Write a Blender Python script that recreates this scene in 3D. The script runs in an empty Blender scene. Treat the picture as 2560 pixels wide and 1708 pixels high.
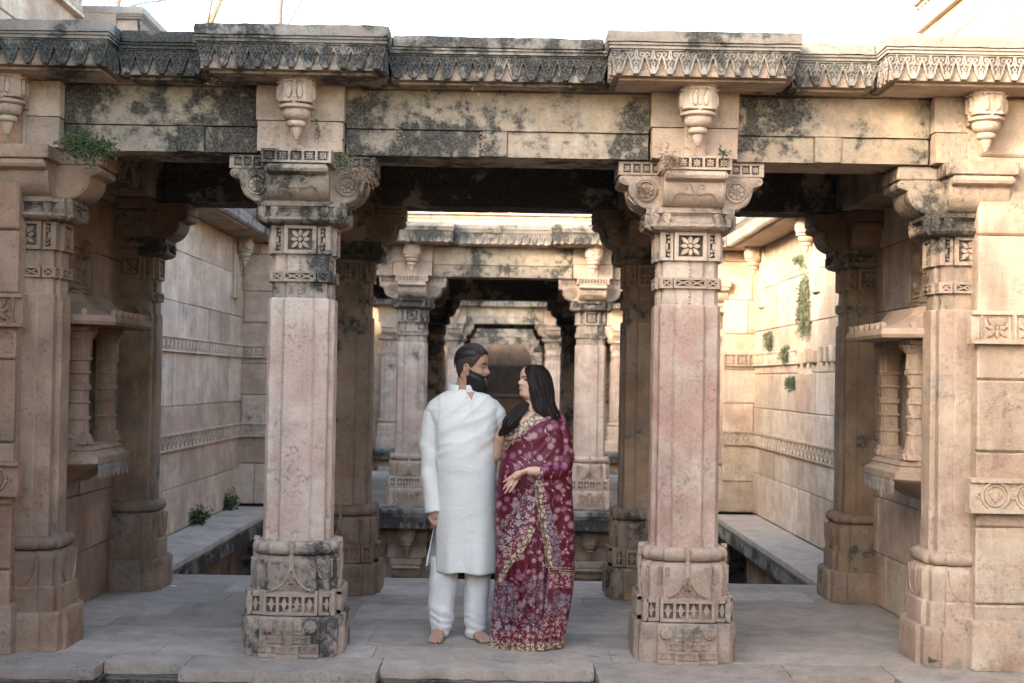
import bpy, bmesh, math, random
from mathutils import Vector, Matrix, noise
from mathutils.bvhtree import BVHTree

rnd = random.Random(7)
sc = bpy.context.scene
col = sc.collection
PI = math.pi
R = math.radians

# ---------------------------------------------------------------- camera
FOC, CX, CY = 3556.0, 1280.0, 854.0           # focal length in pixels of the 2560 wide photograph
CAM = Vector((0.08, -8.18, 1.55))
PITCH, YAW, ROLL = R(1.55), R(-0.16), 0.0175
cam_d = bpy.data.cameras.new('camera')
cam = bpy.data.objects.new('camera', cam_d)
col.objects.link(cam)
CAM_R = Matrix.Rotation(YAW, 4, 'Z') @ Matrix.Rotation(PI / 2 + PITCH, 4, 'X') @ Matrix.Rotation(ROLL, 4, 'Z')
cam.matrix_world = Matrix.Translation(CAM) @ CAM_R
cam_d.sensor_width = 36.0
cam_d.lens = 36.0 * FOC / 2560.0
cam_d.clip_start = 0.05
cam_d.clip_end = 3000
cam_d.dof.use_dof = True
cam_d.dof.focus_distance = 8.32
cam_d.dof.aperture_fstop = 3.0
sc.camera = cam

def at(px, py, Y):
    """point of the plane y = Y seen at a pixel of the photograph"""
    d = CAM_R.to_3x3() @ Vector(((px - CX) / FOC, -(py - CY) / FOC, -1.0))
    t = (Y - CAM.y) / d.y
    return CAM + d * t

# ---------------------------------------------------------------- sky, sun, exposure
SUN_AZ, SUN_EL = R(-131.0), R(17.0)      # the sun stands behind the camera to the left
world = bpy.data.worlds.new('World')
sc.world = world
world.use_nodes = True
wn = world.node_tree.nodes
sky = wn.new('ShaderNodeTexSky')
sky.sky_type = 'NISHITA'
sky.sun_disc = False
sky.sun_elevation = SUN_EL
sun_dir = Vector((math.sin(SUN_AZ) * math.cos(SUN_EL), math.cos(SUN_AZ) * math.cos(SUN_EL), math.sin(SUN_EL)))
sky.sun_rotation = SUN_AZ
sky.altitude = 50
sky.air_density = 1.0
sky.dust_density = 3.2
sky.ozone_density = 1.0
bg = wn['Background']
bg.inputs['Strength'].default_value = 0.15
world.node_tree.links.new(sky.outputs['Color'], bg.inputs['Color'])
sun_d = bpy.data.lights.new('sun', 'SUN')
sun = bpy.data.objects.new('sun', sun_d)
col.objects.link(sun)
sun.rotation_euler = (-sun_dir).to_track_quat('-Z', 'Y').to_euler()
sun.location = sun_dir * 60
sun_d.energy = 0.62
sun_d.angle = R(10.0)
sun_d.color = (1.0, 0.83, 0.64)
vs = sc.view_settings
vs.view_transform = 'Standard'
vs.look = 'None'
vs.exposure = 3.4
vs.gamma = 1.0
sc.render.engine = 'CYCLES'
sc.cycles.use_denoising = True
sc.cycles.max_bounces = 8
sc.cycles.diffuse_bounces = 6
sc.cycles.glossy_bounces = 3
sc.cycles.transmission_bounces = 4
sc.cycles.transparent_max_bounces = 8

# ---------------------------------------------------------------- mesh collector
class MB:
    def __init__(s):
        s.v = []; s.f = []
    def add(s, vs_, fs_, M=None):
        o = len(s.v)
        if M is None: s.v += [Vector(p) for p in vs_]
        elif callable(M): s.v += [M(*p) for p in vs_]
        else: s.v += [M @ Vector(p) for p in vs_]
        s.f += [tuple(i + o for i in f) for f in fs_]
    def merge(s, other, M=None):
        s.add(other.v, other.f, M); return s
    def box(s, x0, x1, y0, y1, z0, z1, c=0.0, M=None):
        if c <= 0:
            v = [(x, y, z) for x in (x0, x1) for y in (y0, y1) for z in (z0, z1)]
            f = [(0, 1, 3, 2), (4, 6, 7, 5), (0, 4, 5, 1), (2, 3, 7, 6), (0, 2, 6, 4), (1, 5, 7, 3)]
            s.add(v, f, M); return s
        bm = bmesh.new()
        bmesh.ops.create_cube(bm, size=1.0)
        for q in bm.verts:
            q.co = Vector(((x0 + x1) / 2 + q.co.x * (x1 - x0), (y0 + y1) / 2 + q.co.y * (y1 - y0), (z0 + z1) / 2 + q.co.z * (z1 - z0)))
        bmesh.ops.bevel(bm, geom=bm.edges[:], offset=c, segments=1, affect='EDGES', profile=0.5)
        bm.verts.index_update()
        s.add([q.co.copy() for q in bm.verts], [tuple(q.index for q in f.verts) for f in bm.faces], M)
        bm.free(); return s
    def gbox(s, x0, x1, y0, y1, z0, z1, seg=0.04, r=0.012, amp=0.002, seed=0.0, chip=1.0, M=None):
        """box of gridded faces with unevenly worn edges"""
        lo = Vector((x0, y0, z0)); hi = Vector((x1, y1, z1)); d = hi - lo
        n = [max(1, min(60, int(round(d[i] / seg)))) for i in range(3)]
        idx = {}; vs_ = []; fs_ = []
        def vid(i, j, k):
            key = (i, j, k)
            if key not in idx:
                idx[key] = len(vs_)
                vs_.append(Vector((x0 + d.x * i / n[0], y0 + d.y * j / n[1], z0 + d.z * k / n[2])))
            return idx[key]
        for ax in range(3):
            a, b = (ax + 1) % 3, (ax + 2) % 3
            for side in (0, 1):
                for i in range(n[a]):
                    for j in range(n[b]):
                        q = []
                        for di, dj in ((0, 0), (1, 0), (1, 1), (0, 1)):
                            t = [0, 0, 0]; t[ax] = side * n[ax]; t[a] = i + di; t[b] = j + dj
                            q.append(vid(*t))
                        fs_.append(tuple(q if side else q[::-1]))
        off = Vector((seed * 3.1 + 5, seed * 1.7, seed * 2.3))
        for i, p in enumerate(vs_):
            nz = noise.noise((p + off) * 9.0) * 0.6 + noise.noise((p + off) * 27.0) * 0.4
            rr = r * (0.55 + chip * max(0.0, nz) * 2.2)
            rr = min(rr, 0.49 * min(d))
            q = Vector([min(max(p[k], lo[k] + rr), hi[k] - rr) for k in range(3)])
            w = p - q
            if w.length > 1e-9:
                p2 = q + w.normalized() * rr
            else:
                p2 = p
            nn = w.normalized() if w.length > 1e-9 else Vector((0, 0, 0))
            vs_[i] = p2 + nn * amp * noise.noise((p + off) * 14.0)
        s.add(vs_, fs_, M); return s
    def loft(s, rings, cap0=True, cap1=True, closed=True, M=None):
        n = len(rings[0]); vs_ = [p for r in rings for p in r]; fs_ = []
        for i in range(len(rings) - 1):
            for j in range(n if closed else n - 1):
                a = i * n + j; b = i * n + (j + 1) % n
                fs_.append((a, b, b + n, a + n))
        if cap0: fs_.append(tuple(range(n - 1, -1, -1)))
        if cap1: fs_.append(tuple(range((len(rings) - 1) * n, len(rings) * n)))
        s.add(vs_, fs_, M); return s
    def ext(s, poly, d0, d1, M=None, inset=0.0):
        n = len(poly)
        cx = sum(p[0] for p in poly) / n; cy = sum(p[1] for p in poly) / n
        vs_ = [(p[0], p[1], d0) for p in poly] + [(p[0] + (cx - p[0]) * inset, p[1] + (cy - p[1]) * inset, d1) for p in poly]
        fs_ = [(j, (j + 1) % n, (j + 1) % n + n, j + n) for j in range(n)] + [tuple(range(n, 2 * n))]
        s.add(vs_, fs_, M); return s
    def strip(s, pts, w, d0, d1, M=None, closed=False, taper=0.62, w1=None):
        n = len(pts); vs_ = []; fs_ = []
        for i, p in enumerate(pts):
            a = pts[(i - 1) % n] if (closed or i > 0) else p
            b = pts[(i + 1) % n] if (closed or i < n - 1) else p
            tx, ty = b[0] - a[0], b[1] - a[1]
            L = math.hypot(tx, ty) or 1.0
            nx, ny = -ty / L, tx / L
            ww = w if w1 is None else w + (w1 - w) * i / (n - 1)
            for q, dd in ((ww, d0), (ww * taper, d1), (-ww * taper, d1), (-ww, d0)):
                vs_.append((p[0] + nx * q, p[1] + ny * q, dd))
        for i in range(n if closed else n - 1):
            a = 4 * i; b = 4 * ((i + 1) % n)
            for k in range(3): fs_.append((a + k + 1, a + k, b + k, b + k + 1))
        if not closed:
            fs_.append((0, 1, 2, 3)); e = 4 * (n - 1); fs_.append((e + 3, e + 2, e + 1, e))
        s.add(vs_, fs_, M); return s
    def revolve(s, prof, n=20, M=None, cap=True):
        rings = [[Vector((r * math.cos(2 * PI * k / n), r * math.sin(2 * PI * k / n), z)) for k in range(n)] for r, z in prof]
        s.loft(rings, cap, cap, True, M); return s
    def tube(s, pts, rad, n=8, M=None, cap=True):
        rings = []; up = Vector((0.13, 0.31, 0.94)); pts = [Vector(p) for p in pts]
        prev = None
        for i, p in enumerate(pts):
            t = (pts[min(i + 1, len(pts) - 1)] - pts[max(i - 1, 0)])
            t = t.normalized() if t.length > 1e-9 else Vector((0, 0, 1))
            if prev is None:
                a = t.cross(up)
                if a.length < 0.1: a = t.cross(Vector((1, 0, 0)))
            else:
                a = prev - t * prev.dot(t)
            a = a.normalized(); prev = a; b = t.cross(a)
            r = rad[i] if isinstance(rad, (list, tuple)) else rad
            ra, rb = r if isinstance(r, (list, tuple)) else (r, r)
            rings.append([p + a * ra * math.cos(2 * PI * k / n) + b * rb * math.sin(2 * PI * k / n) for k in range(n)])
        s.loft(rings, cap, cap, True, M); return s
    def ball(s, c, r, n=12, m=8, M=None):
        c = Vector(c); rx, ry, rz = r if isinstance(r, (list, tuple)) else (r, r, r)
        rings = []
        for i in range(m + 1):
            ph = -PI / 2 + PI * min(max(i / m, 0.02), 0.98)
            rings.append([c + Vector((rx * math.cos(ph) * math.cos(2 * PI * k / n), ry * math.cos(ph) * math.sin(2 * PI * k / n), rz * math.sin(ph))) for k in range(n)])
        s.loft(rings, True, True, True, M); return s
    def wob(s, amp, freq=9.0, seed=0.0):
        off = Vector((seed, seed * 2.1, -seed))
        for i, p in enumerate(s.v):
            q = (p + off) * freq
            s.v[i] = p + Vector((noise.noise(q), noise.noise(q + Vector((31, 7, 3))), 0.5 * noise.noise(q + Vector((5, 51, 9))))) * amp
        return s
    def mesh(s, name, mat, smooth=None):
        me = bpy.data.meshes.new(name)
        me.from_pydata([tuple(p) for p in s.v], [], s.f)
        me.validate(clean_customdata=False)
        me.update()
        bm = bmesh.new(); bm.from_mesh(me)
        bmesh.ops.recalc_face_normals(bm, faces=bm.faces[:])
        bm.to_mesh(me); bm.free()
        if mat: me.materials.append(MAT[mat])
        if smooth:
            me.polygons.foreach_set('use_smooth', [True] * len(me.polygons))
            if smooth < 179: me.set_sharp_from_angle(angle=R(smooth))
        me.update()
        return me

def mk(name, mb, mat, parent=None, loc=None, smooth=None, color=None, rz=0.0):
    me = mb.mesh(name, mat, smooth) if isinstance(mb, MB) else mb
    o = bpy.data.objects.new(name, me)
    col.objects.link(o)
    o.parent = parent
    if loc is not None: o.location = loc
    if rz: o.rotation_euler = (0, 0, rz)
    if color is None and parent is not None: color = parent.color
    o.color = color if color is not None else STONE
    return o

def tag(o, label, cat, group=None, kind=None):
    if label: o['label'] = label
    if cat: o['category'] = cat
    if group: o['group'] = group
    if kind: o['kind'] = kind
    return o

def thing(name, label, cat, loc=(0, 0, 0), group=None, color=None, rz=0.0):
    o = bpy.data.objects.new(name, None)
    o.empty_display_size = 0.1
    col.objects.link(o)
    o.location = loc
    o.rotation_euler = (0, 0, rz)
    o.color = color if color is not None else STONE
    return tag(o, label, cat, group)

# object colour drives the stone: (lichen 0..1, pink 0..1, brown stain 0..1)
STONE = (0.2, 0.35, 0.15, 1)
CACHE = {}
def cached(key, fn):
    if key not in CACHE: CACHE[key] = fn()
    return CACHE[key]

def frontM(y=0.0, k=0, x=0.0, z=0.0):
    """relief frame: local x right, y up, z outward, on the face looking to -Y, turned k quarter turns"""
    M = Matrix(((1, 0, 0, x), (0, 0, -1, -y), (0, 1, 0, z), (0, 0, 0, 1)))
    return Matrix.Rotation(k * PI / 2, 4, 'Z') @ M

def spiral(cx, cy, r0, r1, a0, turns, n=14):
    return [(cx + (r0 + (r1 - r0) * i / n) * math.cos(a0 + turns * 2 * PI * i / n), cy + (r0 + (r1 - r0) * i / n) * math.sin(a0 + turns * 2 * PI * i / n)) for i in range(n + 1)]

def petal(cx, cy, ang, r0, r1, w, n=4):
    c, s_ = math.cos(ang), math.sin(ang)
    L = []
    for i in range(n + 1):
        t = i / n; r = r0 + (r1 - r0) * t; h = w * math.sin(PI * min(1, t * 0.92 + 0.08)) ** 0.8
        L.append((r, -h))
    Rr = [(p[0], -p[1]) for p in L[::-1][1:]] if n else []
    pts = L + Rr
    return [(cx + p[0] * c - p[1] * s_, cy + p[0] * s_ + p[1] * c) for p in pts]

def circ(cx, cy, r, n=18):
    return [(cx + r * math.cos(2 * PI * k / n), cy + r * math.sin(2 * PI * k / n)) for k in range(n)]
# ---------------------------------------------------------------- materials
MAT = {}
class NT:
    def __init__(s, name):
        s.m = bpy.data.materials.new(name); s.m.use_nodes = True
        s.t = s.m.node_tree; s.n = s.t.nodes; s.n.clear()
        s.out = s.n.new('ShaderNodeOutputMaterial')
        s.b = s.n.new('ShaderNodeBsdfPrincipled')
        s.l(s.b.outputs[0], s.out.inputs[0]); MAT[name] = s.m
    def l(s, a, b): s.t.links.new(a, b)
    def val(s, inp, v):
        if hasattr(v, 'is_output') or isinstance(v, bpy.types.NodeSocket): s.l(v, inp)
        else: inp.default_value = v
    def node(s, typ, ins=None, **kw):
        n = s.n.new(typ)
        for k, v in kw.items(): setattr(n, k, v)
        for k, v in (ins or {}).items(): s.val(n.inputs[k], v)
        return n
    def math(s, op, a, b=0.0, c=None, clamp=False):
        n = s.n.new('ShaderNodeMath'); n.operation = op; n.use_clamp = clamp
        s.val(n.inputs[0], a); s.val(n.inputs[1], b)
        if c is not None: s.val(n.inputs[2], c)
        return n.outputs[0]
    def vmul(s, v, k):
        n = s.n.new('ShaderNodeVectorMath'); n.operation = 'MULTIPLY'; s.val(n.inputs[0], v); s.val(n.inputs[1], k)
        return n.outputs[0]
    def noise(s, vec, scale, detail=4, rough=0.55, dist=0.0):
        n = s.node('ShaderNodeTexNoise', {'Vector': vec, 'Scale': scale, 'Detail': detail, 'Roughness': rough, 'Distortion': dist})
        return n.outputs['Fac']
    def ramp(s, f, p0, p1):
        n = s.n.new('ShaderNodeMapRange'); n.interpolation_type = 'SMOOTHSTEP'
        s.val(n.inputs[0], f); s.val(n.inputs[1], p0); s.val(n.inputs[2], p1)
        return n.outputs[0]
    def mix(s, f, a, b, mode='MIX'):
        n = s.n.new('ShaderNodeMix'); n.data_type = 'RGBA'; n.blend_type = mode
        s.val(n.inputs[0], f)
        s.val(n.inputs[6], a if not isinstance(a, tuple) else a + (1,) * (4 - len(a)))
        s.val(n.inputs[7], b if not isinstance(b, tuple) else b + (1,) * (4 - len(b)))
        return n.outputs[2]
    def bump(s, h, strength, dist):
        n = s.node('ShaderNodeBump', {'Height': h, 'Strength': strength, 'Distance': dist})
        s.l(n.outputs[0], s.b.inputs['Normal']); return n
    def fin(s, color, rough=0.85, spec=0.25):
        s.val(s.b.inputs['Base Color'], color if not isinstance(color, tuple) else color + (1,) * (4 - len(color)))
        s.val(s.b.inputs['Roughness'], rough)
        s.val(s.b.inputs['Specular IOR Level'], spec)
        return s.m

def stone(name, c1, c2, pink, brown=(0.20, 0.115, 0.07), streak=0.0, lich=(0.030, 0.031, 0.029), grain=1.0, pits=0.6, band=0.0):
    t = NT(name)
    geo = t.node('ShaderNodeNewGeometry'); pos = geo.outputs['Position']
    oi = t.node('ShaderNodeObjectInfo')
    sep = t.node('ShaderNodeSeparateColor', {0: oi.outputs['Color']})
    aL, aP, aB = sep.outputs[0], sep.outputs[1], sep.outputs[2]
    big = t.noise(pos, 1.1, 4, 0.55)
    mid = t.noise(pos, 6.5, 5, 0.62)
    fine = t.noise(pos, 85.0, 4, 0.7)
    rn = oi.outputs['Random']
    base = t.mix(t.ramp(t.math('ADD', big, t.math('MULTIPLY', t.math('SUBTRACT', rn, 0.5), 0.3)), 0.36, 0.64), c1, c2)
    pk = t.math('MULTIPLY', t.ramp(t.noise(pos, 3.3, 6, 0.68, 0.6), 0.66, 0.36), aP, clamp=True)
    base = t.mix(pk, base, pink)
    spk = t.math('MULTIPLY', t.ramp(t.noise(pos, 75.0, 5, 0.75), 0.52, 0.64), pk)
    base = t.mix(t.math('MULTIPLY', spk, 0.55), base, tuple(v * 0.5 for v in pink))
    if band:
        w = t.noise(t.vmul(pos, (1.5, 1.5, 9.0)), 1.6, 5, 0.6, 0.8)
        base = t.mix(t.math('MULTIPLY', t.ramp(w, 0.5, 0.68), band), base, (0.40, 0.24, 0.12))
    if streak:
        st = t.noise(t.vmul(pos, (7.0, 7.0, 0.55)), 1.0, 5, 0.62)
        base = t.mix(t.math('MULTIPLY', t.ramp(st, 0.5, 0.72), streak), base, brown)
    bs = t.math('MULTIPLY', t.ramp(t.noise(pos, 2.1, 5, 0.6), 0.38, 0.66), aB, clamp=True)
    base = t.mix(bs, base, brown)
    v = t.math('ADD', 0.98, t.math('MULTIPLY', t.math('SUBTRACT', mid, 0.5), 0.75))
    v = t.math('ADD', v, t.math('MULTIPLY', t.math('SUBTRACT', fine, 0.5), 0.55 * grain))
    v = t.math('ADD', v, t.math('MULTIPLY', t.math('SUBTRACT', rn, 0.5), 0.18))
    hsv = t.node('ShaderNodeHueSaturation', {'Value': v, 'Color': base})
    base = hsv.outputs[0]
    # grime: fine dark speckle in clouds, thin run-off stains
    gr = t.math('MULTIPLY', t.ramp(t.noise(pos, 38.0, 4, 0.72), 0.50, 0.70), t.ramp(t.noise(pos, 3.7, 5, 0.6), 0.40, 0.62))
    base = t.mix(t.math('MULTIPLY', gr, 0.60), base, tuple(v * 0.36 for v in c1))
    run = t.math('MULTIPLY', t.ramp(t.noise(t.vmul(pos, (16.0, 16.0, 0.9)), 1.0, 5, 0.65), 0.54, 0.74), t.ramp(t.noise(pos, 1.7, 3), 0.42, 0.62))
    base = t.mix(t.math('MULTIPLY', run, 0.42), base, tuple(v * 0.42 for v in c1))
    # dark lichen: large clouds broken by small spots
    l1 = t.noise(pos, 2.3, 6, 0.66, 0.25)
    l2 = t.noise(pos, 15.0, 4, 0.7)
    lv = t.math('ADD', t.math('MULTIPLY', l1, 0.72), t.math('MULTIPLY', l2, 0.28))
    th = t.math('SUBTRACT', 0.70, t.math('MULTIPLY', aL, 0.36))
    halo = t.node('ShaderNodeMapRange', {0: lv, 1: t.math('SUBTRACT', th, 0.10), 2: t.math('ADD', th, 0.02)}).outputs[0]
    core = t.node('ShaderNodeMapRange', {0: lv, 1: th, 2: t.math('ADD', th, 0.055)}).outputs[0]
    base = t.mix(t.math('MULTIPLY', halo, 0.55), base, (0.15, 0.145, 0.125))
    spot = t.ramp(fine, 0.34, 0.60)
    base = t.mix(t.math('MULTIPLY', core, t.math('ADD', 0.55, t.math('MULTIPLY', spot, 0.4))), base, lich)
    pit = t.node('ShaderNodeTexVoronoi', {'Vector': pos, 'Scale': 120.0}, feature='F1').outputs['Distance']
    h = t.math('ADD', t.math('MULTIPLY', fine, 0.8 * grain), t.math('MULTIPLY', mid, 1.2))
    h = t.math('ADD', h, t.math('MULTIPLY', t.ramp(pit, 0.0, 0.35), 0.35 * pits))
    h = t.math('SUBTRACT', h, t.math('MULTIPLY', gr, 0.6))
    t.bump(h, 0.7, 0.008)
    t.fin(base, 0.92, 0.15)

stone('stone_shaft', (0.45, 0.355, 0.275), (0.51, 0.42, 0.335), (0.41, 0.255, 0.20), streak=0.12, brown=(0.22, 0.14, 0.10), pits=1.0)
stone('stone_carved', (0.41, 0.32, 0.24), (0.465, 0.375, 0.29), (0.41, 0.28, 0.21))
stone('stone_beam', (0.40, 0.325, 0.235), (0.46, 0.385, 0.285), (0.42, 0.295, 0.21), streak=0.25)
stone('stone_wall', (0.46, 0.365, 0.265), (0.54, 0.45, 0.345), (0.44, 0.30, 0.225), streak=0.28, band=0.35)
stone('stone_red', (0.29, 0.195, 0.13), (0.345, 0.25, 0.175), (0.285, 0.17, 0.12), streak=0.40, band=0.2)
stone('stone_grey', (0.235, 0.21, 0.185), (0.31, 0.28, 0.245), (0.31, 0.245, 0.205), brown=(0.16, 0.12, 0.09))
stone('stone_floor', (0.34, 0.285, 0.225), (0.40, 0.34, 0.275), (0.40, 0.31, 0.24), brown=(0.17, 0.145, 0.125), grain=0.7, pits=0.3)
stone('stone_shade_black', (0.085, 0.078, 0.068), (0.13, 0.118, 0.10), (0.13, 0.10, 0.08))  # near-black for grooves and openings, their shade painted in

stone('stone_brown_shade', (0.27, 0.185, 0.12), (0.33, 0.24, 0.165), (0.29, 0.175, 0.12), streak=0.35, brown=(0.17, 0.10, 0.065))  # brown pillar stone with the weaker light of left and rear painted in
stone('stone_tan', (0.42, 0.315, 0.225), (0.48, 0.375, 0.28), (0.40, 0.265, 0.205), streak=0.30, brown=(0.27, 0.17, 0.115))
stone('stone_recess_shade', (0.085, 0.07, 0.055), (0.14, 0.115, 0.09), (0.13, 0.09, 0.07))  # ground of carved recesses: black crust plus shade put into the colour

t = NT('earth'); g = t.node('ShaderNodeNewGeometry').outputs['Position']
t.bump(t.noise(g, 3.0, 6), 0.5, 0.05)
t.fin(t.mix(t.noise(g, 0.6, 5), (0.22, 0.16, 0.10), (0.30, 0.23, 0.15)), 0.95, 0.1)

def leafy(name, c1, c2, trans=0.25):
    t = NT(name); oi = t.node('ShaderNodeObjectInfo'); g = t.node('ShaderNodeNewGeometry')
    t.fin(t.mix(t.noise(g.outputs['Position'], 26.0, 3), c1, c2), 0.6, 0.3)
    t.b.inputs['Subsurface Weight'].default_value = 0.0
leafy('leaf_green', (0.035, 0.075, 0.025), (0.085, 0.13, 0.05))
leafy('leaf_pale', (0.10, 0.145, 0.085), (0.17, 0.21, 0.125))
leafy('leaf_dry', (0.20, 0.12, 0.075), (0.33, 0.22, 0.15))
leafy('leaf_yellow', (0.14, 0.11, 0.05), (0.20, 0.16, 0.08))
t = NT('bark'); g = t.node('ShaderNodeNewGeometry').outputs['Position']
t.bump(t.noise(t.vmul(g, (1, 1, 0.2)), 14.0, 5), 0.6, 0.02)
t.fin(t.mix(t.noise(g, 5.0, 5), (0.11, 0.09, 0.07), (0.17, 0.14, 0.11)), 0.9, 0.1)
t = NT('twig'); t.fin((0.26, 0.20, 0.14), 0.9, 0.1)
t = NT('paper'); t.fin((0.75, 0.75, 0.72), 0.8, 0.2)
# ---------------------------------------------------------------- pillar kit (origin on the floor, in the middle of the pillar)
def redent(W, a, b, c=0.006, cc=0.008):
    """outline of a square pillar whose four faces carry a raised middle"""
    side = [(-b + cc, b), (-a - c * 0.3, b), (-a, b + c * 0.3), (-a, W - c), (-a + c, W), (a - c, W), (a, W - c), (a, b + c * 0.3), (a + c * 0.3, b), (b - cc, b)]
    pts = []
    for k in range(4):
        ca, sa = math.cos(k * PI / 2), math.sin(k * PI / 2)
        for u, d in side:
            x, y = u, -d
            pts.append((x * ca - y * sa, x * sa + y * ca))
    return pts

def ring(W, a, b, z, c=0.006, cc=0.008):
    if W < 0.195: c = 0.011
    return [Vector((p[0], p[1], z)) for p in redent(W, a, b, c, cc)]

def section(levels, z_seg=0.05, wob=0.0018, seed=0):
    """levels: (z, W, a, b, cc)"""
    rings = []
    for i, (z, W, a, b, cc) in enumerate(levels):
        if i:
            z0, W0, a0, b0, c0 = levels[i - 1]
            n = max(1, int((z - z0) / z_seg))
            for k in range(1, n):
                t = k / n
                rings.append(ring(W0 + (W - W0) * t, a0 + (a - a0) * t, b0 + (b - b0) * t, z0 + (z - z0) * t, cc=c0 + (cc - c0) * t))
        rings.append(ring(W, a, b, z, cc=cc))
    m = MB().loft(rings)
    if wob: m.wob(wob, 11.0, seed)
    return m

def four(fn):
    m = MB()
    for k in range(4): fn(m, lambda y, x=0.0, z=0.0, k=k: frontM(y, k, x, z))
    return m

def frame_bars(m, M, u0, u1, v0, v1, w, d0, d1):
    m.box(u0, u1, v0, v0 + w, d0, d1, M=M); m.box(u0, u1, v1 - w, v1, d0, d1, M=M)
    m.box(u0, u0 + w, v0 + w, v1 - w, d0, d1 - 0.0004, M=M); m.box(u1 - w, u1, v0 + w, v1 - w, d0, d1 - 0.0004, M=M)

def star_tile(m, M, u, v, s, d0, d1):
    """eight-petalled pierced flower in a square opening of half size s"""
    for k in range(8):
        m.ext(petal(u, v, k * PI / 4 + (0 if k % 2 else 0), s * 0.16, s * (1.0 if k % 2 == 0 else 1.18), s * 0.21, 3), d0, d1, M, 0.25)
    m.ext(circ(u, v, s * 0.24, 8), d0, d1 + 0.002, M, 0.2)

def lattice(m, M, u0, u1, v0, v1, n, w, d0, d1):
    m.box(u0, u1, v0, v0 + w, d0, d1, M=M); m.box(u0, u1, v1 - w, v1, d0, d1, M=M)
    step = (u1 - u0 - w) / n
    for i in range(n + 1):
        m.box(u0 + i * step, u0 + i * step + w, v0 + w, v1 - w, d0, d1 - 0.0004, M=M)
    for i in range(n):
        star_tile(m, M, u0 + w / 2 + (i + 0.5) * step, (v0 + v1) / 2, min(step - w, v1 - v0 - 2 * w) / 2, d0, d1 - 0.003)

def rosette(m, M, u, v, r, d0, d1, ringed=True, n=8):
    if ringed:
        m.strip(circ(u, v, r * 0.94, 24), r * 0.10, d0, d1, M, closed=True)
        m.strip(circ(u, v, r * 1.15, 24), r * 0.05, d0, d0 + (d1 - d0) * 0.5, M, closed=True)
    for k in range(n):
        m.ext(petal(u, v, (k + 0.5) * 2 * PI / n, r * 0.26, r * 0.82, r * 0.25, 4), d0, d1 - 0.002, M, 0.3)
    m.strip(circ(u, v, r * 0.2, 10), r * 0.07, d0, d1, M, closed=True)
    m.ext(circ(u, v, r * 0.11, 8), d0, d1, M, 0.3)

BRK = [(0.15, 2.530), (0.245, 2.530), (0.275, 2.539), (0.303, 2.557), (0.326, 2.580), (0.342, 2.607), (0.350, 2.635), (0.353, 2.658),
       (0.364, 2.666), (0.384, 2.668), (0.401, 2.677), (0.409, 2.693), (0.405, 2.711), (0.391, 2.721), (0.15, 2.7215)]
def brk_r(z):
    pts = [(p[1], p[0]) for p in BRK[1:8]]
    z = min(max(z, pts[0][0]), pts[-1][0])
    for (z0, r0), (z1, r1) in zip(pts, pts[1:]):
        if z0 <= z <= z1: return r0 + (r1 - r0) * (z - z0) / max(1e-6, z1 - z0)
    return pts[-1][1]

def bracket_body(half):
    m = MB()
    rings = []
    for u in (-half, -half + 0.006, half - 0.006, half):
        e = 0.006 if abs(u) == half else 0.0
        rings.append([Vector((u, -(r - e if r > 0.2 else r), z)) for r, z in BRK])
    m.loft(rings)
    # a ridge along the S-shaped edge on both cheeks
    for sgn in (-1, 1):
        Mc = Matrix(((0, 0, sgn, 0), (-1, 0, 0, 0), (0, 1, 0, 0), (0, 0, 0, 1)))
        edge = [(r - 0.013, z + 0.008) for r, z in BRK[1:8]] + spiral(0.380, 0.0, 0.020, 0.006, PI * 1.25, -1.4, 14)[:0]
        m.strip(edge, 0.006, half - 0.001, half + 0.007, Mc)
        m.strip([(p[0], p[1]) for p in spiral(0.384, 2.693, 0.020, 0.005, PI * 1.1, 1.5, 16)], 0.005, half - 0.001, half + 0.007, Mc)
    return m

def fleuron(half):
    m = MB()
    def S(u, v, d):
        return Vector((u, -(brk_r(v) + d), v))
    for s in (-1, 1):
        m.strip([(s * u, v) for u, v in [(0.0, 2.595), (0.012, 2.615), (0.018, 2.640), (0.035, 2.652), (0.05, 2.642), (0.05, 2.628), (0.04, 2.625)]], 0.0062, -0.002, 0.010, S)
        m.strip([(s * u, v) for u, v in [(0.004, 2.600), (0.03, 2.594), (0.06, 2.600), (0.085, 2.603), (0.105, 2.592), (0.118, 2.572), (0.122, 2.556)]], 0.0062, -0.002, 0.010, S)
    m.ext(petal(0, 2.578, PI / 2, -0.012, 0.024, 0.012), -0.002, 0.008, S)
    return m

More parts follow.
